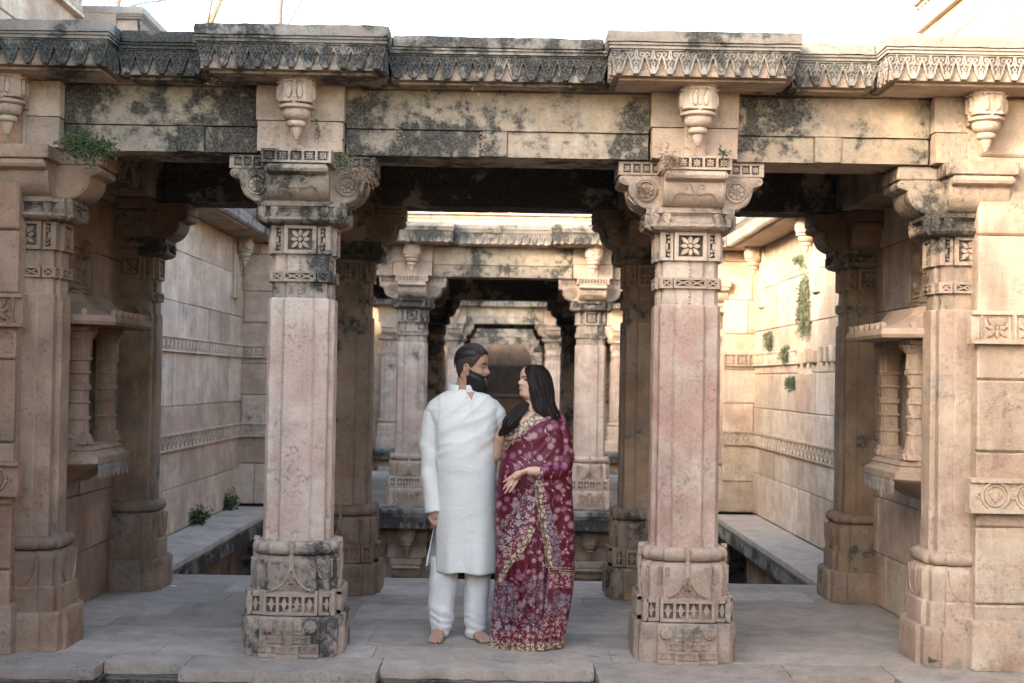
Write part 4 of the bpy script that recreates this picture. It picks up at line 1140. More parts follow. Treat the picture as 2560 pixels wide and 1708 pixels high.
far_row(Y3, far_names('the third pavilion seen through the second'), 'third pavilion', (0.20, 0.5, 0.1, 1))
far_row(Y3 + 3.0, far_names('the rear row of the third pavilion'), 'third pavilion rear', (0.45, 0.4, 0.4, 1), pend=False)
far_row(33.5, far_names('the row between the third and farthest pavilions'), 'intermediate row', (0.35, 0.45, 0.3, 1), pend=False)
far_row(Y4, far_names('the fourth and farthest pavilion'), 'fourth pavilion', (0.35, 0.5, 0.2, 1))
for y, q in ((Y2, 'second'), (Y3, 'third'), (Y4, 'fourth')):
    for x0, x1, yf, p in ((-1.6, -0.6, -0.68, 'above its pillars'), (0.6, 1.6, -0.68, 'above its pillars'), (-0.6, 0.6, -0.47, 'over its middle beam'), (-2.08, -1.6, -0.47, 'over its side beams'), (1.6, 2.08, -0.47, 'over its side beams'), (-3.1, -2.08, -0.68, 'at its ends'), (2.08, 3.1, -0.68, 'at its ends')):
        pr = yf < -0.6
        cornice('cornice_block', 'carved cornice block of the %s pavilion %s' % (q, p), x0, x1, yf, -0.235, (0, y, 0), color=(0.42, 0.25, 0.1, 1), joined=True, returns=(pr, pr), group=q + ' pavilion cornice ' + p, e=0.02 if pr else -0.021)
        if q != 'fourth':
            cornice('platform_edge', 'dark carved platform edge of the %s pavilion %s' % (q, p.replace('above', 'below').replace('over', 'below')), x0, x1, yf, -0.251, (0, y, FZ), color=(0.62, 0.1, 0.1, 1), joined=True, returns=(pr, pr), group=q + ' pavilion platform edge ' + p, e=0.02 if pr else -0.021)
    D = {Y2: 5.2, Y3: 3.4, Y4: 3.9}[y]
    rf = thing('roof', 'flat stone slab roof of the %s pavilion' % q, 'roof', (0, y, 0), color=(0.6, 0.3, 0.6, 1))
    for i in range(3): mk('roof_slab', MB().gbox(-3.1 + i * 2.07, -3.1 + i * 2.07 + 2.066, -0.23, D, 3.171, 3.36, seg=0.4, r=0.006, amp=0.002, seed=i), 'stone_beam', rf, smooth=30)
    for s in (-1, 1):
        ashlar('bay_wall', 'side wall inside the %s pavilion' % q, (s * 2.735, y + (0.14 if s < 0 else D), 0), -s * PI / 2, D - 0.14, 0.0, 3.15, (0.4, 0.55), color=(0.2, 0.5, 0.4, 1), mat='stone_wall', seed=60 + int(y) + s, group=q + ' pavilion bay walls', blk=(0.7, 1.2))
# walls that close the second pavilion's flanks, and its parapet in the sun
for s in (-1, 1):
    x = -3.45 if s < 0 else 2.70
    t = ashlar('front_wall', 'block wall closing the flank of the second pavilion', (x, Y2 - 0.33, 0), 0, 0.75, 0.0, 3.16, (0.36, 0.5), color=(0.06, 0.4, 0.15, 1), mat='stone_wall', seed=71 + s, group='second pavilion flank walls', thick=0.5, bev=0.01)
    flower_band(t, 0.0, 0.75, 1.766, 1.92, 'flower', SW_L, 'stone_wall', 0.035)
    flower_band(t, 0.0, 0.75, 0.81, 0.98, 'scroll', SW_L, 'stone_wall', 0.035)
pr = ashlar('parapet', 'sunlit carved parapet on the roof of the second pavilion', (-3.1, Y2 + 0.1, 0), 0, 6.2, 3.365, 4.3, (0.16, 0.2), color=(0.08, 0.4, 0.05, 1), mat='stone_wall', seed=81, blk=(0.3, 0.5), cat='parapet')
flower_band(pr, 0.0, 6.2, 3.60, 3.80, 'flower', (0.05, 0.4, 0.05, 1), 'stone_wall', 0.04, joined=True)
flower_band(pr, 0.0, 6.2, 3.90, 4.05, 'lattice', (0.05, 0.4, 0.05, 1), 'stone_wall', 0.04, joined=True)
# storey below the second pavilion
far_row(Y2, far_names('the storey below the second pavilion'), 'lower storey', (0.30, 0.45, 0.25, 1), z=FZ, carved=False)
tag(mk('lower_back_wall', MB().box(-4.1, 4.1, Y2 + 1.2, Y2 + 1.5, -3.6, -0.41), 'stone_grey', color=(0.5, 0.4, 0.5, 1)), 'shadowed rear wall below the second pavilion', 'wall')
# side walls of the well farther down, and the end wall with a black panel as its shaded window
for y, L, q in ((15.0, 8.2, 'between the second and third pavilions'), (27.0, 14.4, 'between the third and fourth pavilions')):
    for s in (-1, 1):
        ashlar('side_wall', 'block wall of the well ' + q, (s * XW, y if s < 0 else y + L, 0), -s * PI / 2, L, -1.0, 3.4, (0.5, 0.6), color=(0.08, 0.4, 0.1, 1), mat='stone_wall', seed=90 + int(y) + s, group='far well walls ' + q, blk=(0.9, 1.6))
ashlar('upper_wall', 'tall unseen wall on the tree side, added to shade the far pavilions', (-3.3, 14.9, 0), PI / 2, 26.0, 3.41, 5.2, (0.5, 0.6), color=(0.08, 0.4, 0.1, 1), mat='stone_wall', seed=97, blk=(0.9, 1.6))  # added out of view so the sun misses the far pavilions
ew = ashlar('end_wall', 'dim end wall of the well behind the farthest pavilion', (-3.2, 46.5, 0), 0, 6.4, 0.0, 4.4, (0.5, 0.6), color=(0.3, 0.5, 0.4, 1), mat='stone_red', seed=99, blk=(0.8, 1.3))
mk('window_shade_panel', MB().box(-0.9 + 3.2, 0.9 + 3.2, -0.06, 0.0, 1.0, 2.1, 0.01), 'stone_shade_black', ew)  # solid black slab painted as the dark inside of a window
mk('window_sill', MB().box(-1.1 + 3.2, 1.1 + 3.2, -0.3, 0.0, 0.9, 1.0, 0.01), 'stone_grey', ew)

# the well goes on behind the photographer, open to the sky
for s in (-1, 1):
    ashlar('side_wall', 'block wall of the well on the photographer\'s side', (s * 3.3, -12.0 if s < 0 else -0.9, 0), -s * PI / 2, 11.1, -3.6, 3.40, (0.5, 0.6), color=(0.08, 0.45, 0.2, 1), mat='stone_wall', seed=110 + s, group='near well walls', blk=(1.0, 1.8))
platform(-10.0, -6.6, -3.2, 3.2, 15, (1.2,) * 4)
# ---------------------------------------------------------------- plants, trees and litter
def leaf_quad(m, p, d, n, L, W):
    s = d.cross(n).normalized() * W
    m.add([p, p + d * L * 0.5 + s + n * L * 0.05, p + d * L, p + d * L * 0.5 - s + n * L * 0.05], [(0, 1, 2, 3)])

def shrub(name, label, loc, size, n_stem, leaf, mat, seed, out=Vector((0, -1, 0)), droop=0.3, stem_mat='twig', group=None, cat='plant', per=14, lw=0.35):
    r = random.Random(seed)
    t = thing(name, label, cat, loc, group)
    st = MB(); lf = MB()
    for i in range(n_stem):
        d = Vector((r.gauss(0, 1), r.gauss(0, 1), r.gauss(0.25, 0.8)))
        d = (d.normalized() + out * 0.8).normalized()
        pts = [Vector((r.uniform(-0.3, 0.3) * size[0], 0, r.uniform(-0.1, 0.1) * size[2]))]
        L = r.uniform(0.45, 1.0)
        for k in range(5):
            d = (d + Vector((r.gauss(0, 0.25), r.gauss(0, 0.25), r.gauss(-droop * 0.35, 0.2)))).normalized()
            pts.append(pts[-1] + Vector((d.x * size[0], d.y * size[1], d.z * size[2])) * L / 5)
        st.tube(pts, [0.0022, 0.0018, 0.0016, 0.0013, 0.001, 0.0006], 4)
        for k in range(per):
            q = r.uniform(0.15, 1.0) * 5; a = min(4, int(q)); p = pts[a].lerp(pts[a + 1], q - a)
            dd = Vector((r.gauss(0, 1), r.gauss(0, 1), r.gauss(0.2, 0.8))).normalized()
            nn = dd.orthogonal().normalized()
            leaf_quad(lf, p, dd, nn, leaf * r.uniform(0.6, 1.3), leaf * lw * r.uniform(0.7, 1.2))
    mk('stem', st, stem_mat, t); mk('foliage', lf, mat, t)
    return t

shrub('leafy_bush', 'dark green leafy bush growing from the joint beside the wall pilaster', at(222, 362, -0.40), (0.25, 0.15, 0.15), 100, 0.019, 'leaf_green', 1, droop=0.5, per=20)
shrub('leafy_bush', 'thin green vine tangle on the right bracket of the pillar beside the man', at(860, 390, -0.30), (0.11, 0.08, 0.16), 26, 0.014, 'leaf_green', 2, droop=0.9, per=12)
shrub('dry_weed', 'dry brown weed hanging over the bracket of the pillar beside the man', at(905, 425, -0.26), (0.13, 0.08, 0.14), 34, 0.013, 'leaf_dry', 3, droop=1.0, per=12)
shrub('dry_weed', 'dry pinkish weed on the capital of the pillar beside the woman', at(1672, 395, -0.47), (0.11, 0.07, 0.13), 34, 0.012, 'leaf_dry', 4, droop=0.9, per=14)
shrub('dry_weed', 'dead leaf cluster hanging over a rosette beside the dry pinkish weed', at(1600, 470, -0.22), (0.03, 0.03, 0.12), 7, 0.022, 'leaf_dry', 5, droop=1.8, per=8)
shrub('small_weed', 'tiny green sprig on the lattice band of the pillar beside the woman', at(1805, 385, -0.46), (0.06, 0.04, 0.06), 12, 0.011, 'leaf_green', 6, droop=0.2, per=12)
shrub('small_weed', 'thin green creeper beside the pendant of the pillar beside the man', at(795, 320, -0.33), (0.03, 0.03, 0.14), 8, 0.010, 'leaf_green', 7, droop=0.6, per=14)
shrub('small_weed', 'small yellow-flowered weed at the foot of the blackened plinth', at(822, 1620, -0.22), (0.05, 0.04, 0.11), 12, 0.011, 'leaf_green', 8, out=Vector((0, -0.3, 0.8)), droop=0.0, per=12)
shrub('small_weed', 'green sprout at the foot of the tan plain-based pilaster', at(2330, 1655, -0.36), (0.04, 0.03, 0.03), 10, 0.012, 'leaf_green', 9, out=Vector((0, -0.3, 0.6)), droop=0.2, per=8)
for i, (u, z, sx, sz, n_, q) in enumerate(((6.05, 2.55, 0.34, 0.60, 230, 'tall grey-green plant hanging down the cream well wall'), (7.9, 2.10, 0.22, 0.26, 45, 'pale plant in the corner of the cream wall'), (6.9, 1.92, 0.15, 0.22, 45, 'green tuft below a gap in the cream wall'), (6.6, 1.62, 0.14, 0.16, 40, 'green tuft on the carved course of the cream wall'), (6.3, 2.84, 0.12, 0.10, 25, 'small tuft beneath the pendant of the cream wall'))):
    shrub('hanging_plant', q, (XW - 0.10, u, z), (0.12, sx, sz), n_, 0.040, 'leaf_pale', 20 + i, out=Vector((-0.4, 0, -0.45 if i == 0 else 0.0)), droop=1.6, per=16, lw=0.16)
for i, (u, w) in enumerate(((6.6, 0.32), (8.2, 0.20))):
    shrub('ledge_weed', ('wide clump of green weeds on the ledge of the tan wall', 'smaller clump of green weeds at the far end of the weedy ledge')[i], (-XW + 0.05, u, 0.02), (0.18, w, 0.26), 70, 0.028, 'leaf_green', 30 + i, out=Vector((0.2, 0, 0.7)), droop=0.1, per=14)

# dry creepers hanging from the cornice
r = random.Random(5)
def creeper(label, pts, seed):
    r = random.Random(seed); t = thing('dry_creeper', label, 'plant', pts[0])
    m = MB(); o = Vector(pts[0]); P = [Vector(p) - o for p in pts]
    Q = []
    for i in range(len(P) - 1):
        for k in range(5):
            q = P[i].lerp(P[i + 1], k / 5); Q.append(q + Vector((r.gauss(0, 0.004), r.gauss(0, 0.004), r.gauss(0, 0.005))))
    Q.append(P[-1]); m.tube(Q, 0.0016, 4); mk('stem', m, 'twig', t)
    lf = MB()
    for k in range(10):
        leaf_quad(lf, Q[-1 - k % 4] + Vector((r.gauss(0, 0.015), r.gauss(0, 0.01), r.gauss(0, 0.02))), Vector((r.gauss(0, 1), r.gauss(0, 1), r.gauss(0, 1))).normalized(), Vector((0.1, -1, 0.2)).normalized(), 0.018, 0.006)
    mk('dead_leaf', lf, 'leaf_dry', t)
creeper('dry creeper drooping in front of the middle beam near the man\'s side', [at(1160, 185, -0.42), at(1120, 215, -0.34), at(1085, 220, -0.30), at(1070, 230, -0.28)], 1)
creeper('dry creeper hooked below the middle cornice', [at(1180, 205, -0.38), at(1186, 232, -0.33), at(1200, 200, -0.38)], 2)
creeper('dry creeper hanging from the end of the middle cornice', [at(1380, 200, -0.40), at(1390, 232, -0.33), at(1402, 245, -0.30)], 3)
creeper('dry creeper hanging at the cornice corner near the green bush', [at(505, 150, -0.60), at(512, 190, -0.52), at(545, 200, -0.44)], 4)
for i, (px, py, z_) in enumerate(((992, 335, 0), (1212, 355, 0), (1417, 300, 0))):
    p = at(px, py, -0.228); p.y = -0.232
    m = MB()
    for k in range(16): leaf_quad(m, Vector((r.gauss(0, 0.012), r.uniform(-0.012, 0.0), r.gauss(0, 0.022))), Vector((r.gauss(0, 1), r.gauss(0, 0.3), r.gauss(-0.5, 1))).normalized(), Vector((0.1, -1, 0.2)).normalized(), 0.018, 0.006)
    o = mk('dry_weed', m, 'leaf_dry', loc=p); tag(o, ('rust-coloured dead tuft on the lower panel of the middle beam', 'thin dead tuft beside the tongue of the middle beam', 'dead sprig on the upper fascia of the middle beam')[i], 'plant')

# bare trees beyond the well
def tree(label, base, h, seed, lean=0.0, mat='leaf_yellow'):
    r = random.Random(seed); t = thing('bare_tree', label, 'tree', base); tr = MB(); br = MB(); lf = MB()
    def grow(p, d, L, rad, lev):
        pts = [p]; n = 6
        for k in range(n):
            d = (d + Vector((r.gauss(0, 0.09), r.gauss(0, 0.09), r.gauss(0.02, 0.07)))).normalized()
            pts.append(pts[-1] + d * L / n)
        (tr if lev == 0 else br).tube(pts, [rad * (1 - 0.6 * i / n) for i in range(n + 1)], 7 if lev < 2 else 4)
        if lev >= 3:
            for k in range(5):
                leaf_quad(lf, pts[-1 - k % 3], Vector((r.gauss(0, 1), r.gauss(0, 1), r.gauss(0, 1))).normalized(), Vector((r.gauss(0, 1), r.gauss(0, 1), 1)).normalized(), 0.09, 0.03)
            return
        for k in range((11, 6, 5)[lev]):
            q = r.uniform(0.35, 1.0) * n; a = min(n - 1, int(q)); pp = pts[a].lerp(pts[a + 1], q - a)
            dd = (d * 0.6 + Vector((r.gauss(0, 0.7), r.gauss(0, 0.7), r.gauss(0.25, 0.4)))).normalized()
            grow(pp, dd, L * r.uniform(0.30, 0.5), rad * 0.32, lev + 1)
    grow(Vector((0, 0, 0)), Vector((lean, 0, 1)).normalized(), h, 0.0080 * h + 0.01, 0)
    mk('trunk', tr, 'bark', t, smooth=60); mk('branch', br, 'bark', t, smooth=60); mk('foliage', lf, mat, t)
tree('thin bare tree beyond the well, straight pale trunk', (-9.4, 30.0, ZG), 15.0, 3)
tree('bare tree with leaning branch beyond the well, right of the straight trunk', (-6.2, 31.0, ZG), 13.5, 8, -0.20)
tree('small faint bare tree standing left of the straight pale trunk', (-10.6, 34.0, ZG), 14.0, 12, 0.05)

# litter on the floor
r = random.Random(9)
litter = [(480, 1545, 'curled'), (520, 1523, 'lone'), (2095, 1510, 'crumpled'), (2122, 1512, 'brown'), (2245, 1543, 'small'), (2235, 1560, 'pinkish'), (2075, 1505, 'dark'), (2105, 1520, 'torn'), (1912, 1534, 'reddish'), (2268, 1620, 'red')]
for i, (px, py, w) in enumerate(litter):
    d = CAM_R.to_3x3() @ Vector(((px - CX) / FOC, -(py - CY) / FOC, -1.0)); tt = -CAM.z / d.z; p = CAM + d * tt
    m = MB()
    for k in range(3 if w != 'lone' else 1):
        a = r.uniform(0, 6.3); leaf_quad(m, Vector((r.gauss(0, 0.015), r.gauss(0, 0.015), 0.004 + 0.003 * k)), Vector((math.cos(a), math.sin(a), 0.15)).normalized(), Vector((0.1, 0, 1)).normalized(), 0.035, 0.010)
    tag(mk('fallen_leaf', m, 'leaf_dry', loc=(p.x, p.y, 0.002)), w + ' fallen leaf on the grey floor slabs', 'leaf', 'fallen leaves')
d = CAM_R.to_3x3() @ Vector(((434 - CX) / FOC, -(1466 - CY) / FOC, -1.0)); tt = -CAM.z / d.z; p = CAM + d * tt
tag(mk('paper_scrap', MB().box(-0.022, 0.022, -0.012, 0.012, 0.002, 0.005, 0.001), 'paper', loc=(p.x, p.y, 0)), 'tiny white paper scrap on the floor near the dark brown pilaster', 'paper')
# ---------------------------------------------------------------- cloth, skin and hair
def skin(name, c, lip=None):
    t = NT(name); g = t.node('ShaderNodeNewGeometry').outputs['Position']
    base = t.mix(t.noise(g, 40.0, 4), tuple(v * 0.9 for v in c), tuple(min(1, v * 1.1) for v in c))
    t.fin(base, 0.5, 0.35)
    t.b.inputs['Subsurface Weight'].default_value = 0.12
    t.b.inputs['Subsurface Radius'].default_value = (0.012, 0.005, 0.003)
    t.bump(t.noise(g, 260.0, 3), 0.15, 0.001)
skin('skin_man', (0.36, 0.205, 0.135))
skin('skin_woman', (0.50, 0.315, 0.225))
skin('lip_man', (0.36, 0.15, 0.12)); skin('lip_woman', (0.50, 0.20, 0.18))
t = NT('hair_black'); t.fin((0.010, 0.008, 0.007), 0.55, 0.35)
t = NT('hair_dark_brown'); g = t.node('ShaderNodeNewGeometry').outputs['Position']
t.fin(t.mix(t.noise(g, 30.0, 3), (0.009, 0.0065, 0.0055), (0.022, 0.014, 0.010)), 0.55, 0.3)
t = NT('hair_faded'); g = t.node('ShaderNodeNewGeometry').outputs['Position']
t.fin(t.mix(t.ramp(t.noise(g, 220.0, 2), 0.35, 0.7), (0.030, 0.021, 0.016), (0.060, 0.039, 0.029)), 0.7, 0.2)
t = NT('eye_white'); t.fin((0.48, 0.44, 0.41), 0.25, 0.5)
t = NT('iris'); t.fin((0.03, 0.017, 0.010), 0.15, 0.6)
t = NT('tooth'); t.fin((0.78, 0.74, 0.68), 0.3, 0.4)
t = NT('gold'); t.fin((0.55, 0.36, 0.15), 0.3, 0.5); t.b.inputs['Metallic'].default_value = 0.9
t = NT('button'); t.fin((0.55, 0.57, 0.60), 0.3, 0.5)

def cloth_white(name, c, emb=0.0):
    t = NT(name); g = t.node('ShaderNodeNewGeometry').outputs['Position']
    weave = t.noise(t.vmul(g, (900, 900, 900)), 1.0, 2)
    soft = t.noise(g, 9.0, 4)
    def crs(v, s_):
        n1 = t.math('ABSOLUTE', t.math('SUBTRACT', t.noise(t.vmul(g, v), 1.0, 3, 0.5, 0.6), 0.5))
        return t.math('MULTIPLY', t.math('SUBTRACT', 1.0, t.ramp(n1, 0.0, 0.075)), t.ramp(t.noise(g, s_, 2), 0.42, 0.62))
    rot = t.node('ShaderNodeVectorRotate', {'Vector': g, 'Angle': 0.75}, rotation_type='Y_AXIS').outputs[0]
    crease = t.math('ADD', crs((5, 5, 13), 5.0), t.math('MULTIPLY', t.math('SUBTRACT', 1.0, t.ramp(t.math('ABSOLUTE', t.math('SUBTRACT', t.noise(t.vmul(rot, (4, 4, 15)), 1.0, 3, 0.5, 0.5), 0.5)), 0.0, 0.07)), t.ramp(t.noise(g, 6.0, 2), 0.44, 0.62)))
    crease = t.math('ADD', crease, t.math('MULTIPLY', t.noise(t.vmul(g, (12, 12, 26)), 1.0, 4, 0.5), 0.6))
    col_ = t.mix(soft, tuple(v * 0.96 for v in c), c)
    h = t.math('ADD', t.math('MULTIPLY', crease, 1.0), t.math('MULTIPLY', weave, 0.05))
    if emb:
        e = t.node('ShaderNodeTexVoronoi', {'Vector': g, 'Scale': 120.0}, feature='SMOOTH_F1').outputs['Distance']
        h = t.math('ADD', h, t.math('MULTIPLY', e, 1.4))
        col_ = t.mix(t.math('MULTIPLY', t.ramp(e, 0.2, 0.55), 0.6), (c[0] * 0.99, c[1] * 0.97, c[2] * 0.93), col_)
    t.bump(h, 0.15, 0.009)
    t.fin(col_, 0.75, 0.25)
    t.b.inputs['Sheen Weight'].default_value = 0.15
cloth_white('kurta_cloth', (0.585, 0.57, 0.515))
cloth_white('kurta_embroidery', (0.58, 0.565, 0.505), 1.0)
cloth_white('trouser_cloth', (0.58, 0.575, 0.545))

def flowers(t, vec, scale, petals, jitter=0.9, size=0.36, seed=0.0):
    """mask of scattered flowers: petals drawn round the centres of voronoi cells (in the x-z plane of the cloth)"""
    v2 = t.node('ShaderNodeVectorMath', {0: vec, 1: (seed, 0, seed * 2.3)}, operation='ADD').outputs[0]
    sx = t.node('ShaderNodeSeparateXYZ', {0: v2})
    sc_ = t.node('ShaderNodeCombineXYZ', {0: t.math('MULTIPLY', sx.outputs[0], scale), 1: t.math('MULTIPLY', sx.outputs[2], scale), 2: 0.0}).outputs[0]
    vo = t.node('ShaderNodeTexVoronoi', {'Vector': sc_, 'Scale': 1.0, 'Randomness': jitter}, feature='F1', voronoi_dimensions='2D')
    d = t.node('ShaderNodeVectorMath', {0: sc_, 1: vo.outputs['Position']}, operation='SUBTRACT').outputs[0]
    sp = t.node('ShaderNodeSeparateXYZ', {0: d})
    ang = t.math('ARCTAN2', sp.outputs[1], sp.outputs[0])
    cr = t.node('ShaderNodeSeparateColor', {0: vo.outputs['Color']})
    ang = t.math('ADD', ang, t.math('MULTIPLY', cr.outputs[0], 6.28))
    lob = t.math('ABSOLUTE', t.math('COSINE', t.math('MULTIPLY', ang, petals / 2.0)))
    rad = t.math('MULTIPLY', t.math('ADD', 0.30, t.math('MULTIPLY', lob, 0.70)), t.math('MULTIPLY', size, t.math('ADD', 0.6, t.math('MULTIPLY', cr.outputs[1], 0.55))))
    dist = vo.outputs['Distance']
    m_ = t.ramp(t.math('SUBTRACT', rad, dist), 0.0, 0.03)
    ctr = t.ramp(dist, 0.05, 0.03)
    return m_, ctr, cr.outputs[2], d

def bits(t, tc, scale, petals, cols, base):
    vo = t.node('ShaderNodeTexVoronoi', {'Vector': tc, 'Scale': scale * 2.0}, feature='F1')
    k = t.node('ShaderNodeSeparateColor', {0: vo.outputs['Color']})
    c = t.mix(t.math('GREATER_THAN', k.outputs[0], 0.5), cols[0], cols[1])
    c = t.mix(t.math('GREATER_THAN', k.outputs[1], 0.62), c, cols[2])
    c = t.mix(t.ramp(vo.outputs['Distance'], 0.26, 0.50), c, base)
    fl, ctr, r1, d1 = flowers(t, tc, scale * 0.55, petals, 0.5, 0.44)
    c = t.mix(t.math('MULTIPLY', fl, 0.85), c, cols[0])
    c = t.mix(ctr, c, base)
    return c, vo, k
GOLD = ((0.50, 0.42, 0.27), (0.33, 0.20, 0.08), (0.55, 0.50, 0.41)); GOLDB = (0.10, 0.045, 0.03)
REDW = ((0.38, 0.27, 0.24), (0.27, 0.04, 0.05), (0.42, 0.27, 0.20)); REDWB = (0.105, 0.008, 0.022)
RING = ((0.33, 0.28, 0.27), (0.26, 0.21, 0.22), (0.25, 0.03, 0.045)); RINGB = (0.075, 0.012, 0.024)
PAINT = ((0.20, 0.17, 0.20), (0.30, 0.13, 0.10), (0.36, 0.28, 0.25)); PAINTB = (0.085, 0.026, 0.042)

def saree(name, base=(0.068, 0.0038, 0.0115), zones=()):
    t = NT(name)
    tc = t.node('ShaderNodeTexCoord').outputs['Object']
    warp = t.node('ShaderNodeTexNoise', {'Vector': tc, 'Scale': 9.0, 'Detail': 2.0}).outputs['Color']
    w2 = t.node('ShaderNodeVectorMath', {0: warp, 1: (0.03, 0.03, 0.03)}, operation='MULTIPLY').outputs[0]
    vec = t.node('ShaderNodeVectorMath', {0: tc, 1: w2}, operation='ADD').outputs[0]
    c = t.mix(t.noise(tc, 6.0, 3), base, tuple(v * 1.3 for v in base))
    # stems: slanted wavy lines, with leaves beside them
    s3 = t.node('ShaderNodeSeparateXYZ', {0: vec})
    ph = t.math('ADD', t.math('MULTIPLY', s3.outputs[0], 62.0), t.math('ADD', t.math('MULTIPLY', s3.outputs[2], 30.0), t.math('MULTIPLY', t.math('SINE', t.math('MULTIPLY', s3.outputs[2], 46.0)), 1.3)))
    sn = t.math('ABSOLUTE', t.math('SINE', ph))
    keep = t.ramp(t.noise(tc, 13.0, 1), 0.44, 0.52)
    vine = t.math('MULTIPLY', t.math('SUBTRACT', 1.0, t.ramp(sn, 0.045, 0.10)), keep)
    c = t.mix(t.math('MULTIPLY', vine, 0.8), c, (0.34, 0.19, 0.19))
    lf, _, r2, d2 = flowers(t, tc, 40.0, 2.0, 0.95, 0.52, 3.7)
    near = t.math('MULTIPLY', t.math('SUBTRACT', 1.0, t.ramp(sn, 0.45, 0.60)), keep)
    c = t.mix(t.math('MULTIPLY', t.math('MULTIPLY', lf, near), t.math('GREATER_THAN', r2, 0.35)), c, (0.38, 0.24, 0.23))
    fl, ctr, r1, d1 = flowers(t, vec, 17.5, 10.0, 0.85, 0.39)
    fcol = t.mix(t.math('GREATER_THAN', r1, 0.62), (0.34, 0.20, 0.19), (0.22, 0.085, 0.145))
    c = t.mix(t.math('MULTIPLY', fl, 0.92), c, fcol)
    c = t.mix(ctr, c, (0.24, 0.08, 0.09))
    if zones:
        zz = t.math('ADD', t.node('ShaderNodeSeparateXYZ', {0: tc}).outputs[2], t.math('MULTIPLY', t.math('SUBTRACT', t.noise(tc, 24.0, 3), 0.5), 0.035))
        for z0, z1, cols, b, scl, pet, soft in zones:
            k_, vo_, kk = bits(t, tc, scl, pet, cols, b)
            msk = t.math('MULTIPLY', t.ramp(zz, z0 - soft, z0 + soft), t.ramp(zz, z1 + soft, z1 - soft))
            if soft > 0.02: msk = t.math('MULTIPLY', msk, t.ramp(t.noise(tc, 11.0, 4), 0.38, 0.56))
            c = t.mix(msk, c, k_)
    t.bump(t.math('ADD', t.noise(tc, 20.0, 3), t.math('MULTIPLY', fl, 0.25)), 0.2, 0.005)
    t.fin(c, 0.5, 0.3)
saree('saree_cloth')
saree('saree_skirt_cloth', zones=((0.15, 0.40, PAINT, PAINTB, 40.0, 7.0, 0.05), (0.105, 0.165, RING, RINGB, 34.0, 5.0, 0.004), (0.040, 0.105, REDW, REDWB, 50.0, 4.0, 0.003), (-0.1, 0.040, GOLD, GOLDB, 62.0, 6.0, 0.003)))
saree('saree_pallu_cloth', zones=((0.19, 0.40, PAINT, PAINTB, 44.0, 7.0, 0.03), (0.36, 0.45, REDW, REDWB, 56.0, 5.0, 0.004), (0.075, 0.185, REDW, REDWB, 50.0, 4.0, 0.003), (-0.1, 0.05, GOLD, GOLDB, 62.0, 6.0, 0.003)))

def patterned(name, cols, scale, petals, base, rough=0.5, spark=0.0):
    t = NT(name); tc = t.node('ShaderNodeTexCoord').outputs['Object']
    c, vo, k = bits(t, tc, scale, petals, cols, base)
    t.bump(vo.outputs['Distance'], 0.6, 0.004)
    t.fin(c, rough, 0.5)
    if spark:
        s = t.math('MULTIPLY', t.math('GREATER_THAN', k.outputs[2], 1.0 - spark), t.math('LESS_THAN', vo.outputs['Distance'], 0.3))
        t.l(s, t.b.inputs['Metallic'])
        t.l(t.math('SUBTRACT', rough, t.math('MULTIPLY', s, rough - 0.18)), t.b.inputs['Roughness'])
patterned('border_gold', GOLD, 62.0, 6.0, GOLDB, spark=0.3)
patterned('border_redwhite', REDW, 52.0, 4.0, REDWB, spark=0.1)
patterned('border_rings', RING, 36.0, 5.0, RINGB, spark=0.08)
patterned('border_painted', PAINT, 44.0, 7.0, PAINTB, spark=0.1)
t = NT('saree_lining'); t.fin((0.17, 0.006, 0.028), 0.45, 0.4)

# ---------------------------------------------------------------- figure tools
def remesh(mb, voxel, smooth_it=2, fac=0.5):
    me = bpy.data.meshes.new('tmp'); me.from_pydata([tuple(p) for p in mb.v], [], mb.f); me.update()
    bm = bmesh.new(); bm.from_mesh(me); bmesh.ops.recalc_face_normals(bm, faces=bm.faces[:]); bm.to_mesh(me); bm.free()
    ob = bpy.data.objects.new('tmp', me); col.objects.link(ob)
    md = ob.modifiers.new('r', 'REMESH'); md.mode = 'VOXEL'; md.voxel_size = voxel; md.use_smooth_shade = True
    if smooth_it:
        s = ob.modifiers.new('s', 'SMOOTH'); s.iterations = smooth_it; s.factor = fac
    dg = bpy.context.evaluated_depsgraph_get(); dg.update()
    out = bpy.data.meshes.new_from_object(ob.evaluated_get(dg))
    bpy.data.objects.remove(ob); bpy.data.meshes.remove(me)
    return out

def interp(tab, x):
    if x <= tab[0][0]: return tab[0][1:]
    for a, b in zip(tab, tab[1:]):
        if x <= b[0]:
            q = (x - a[0]) / (b[0] - a[0]); q2 = q * q * (3 - 2 * q) * 0.5 + q * 0.5
            return tuple(u + (v - u) * q2 for u, v in zip(a[1:], b[1:]))
    return tab[-1][1:]

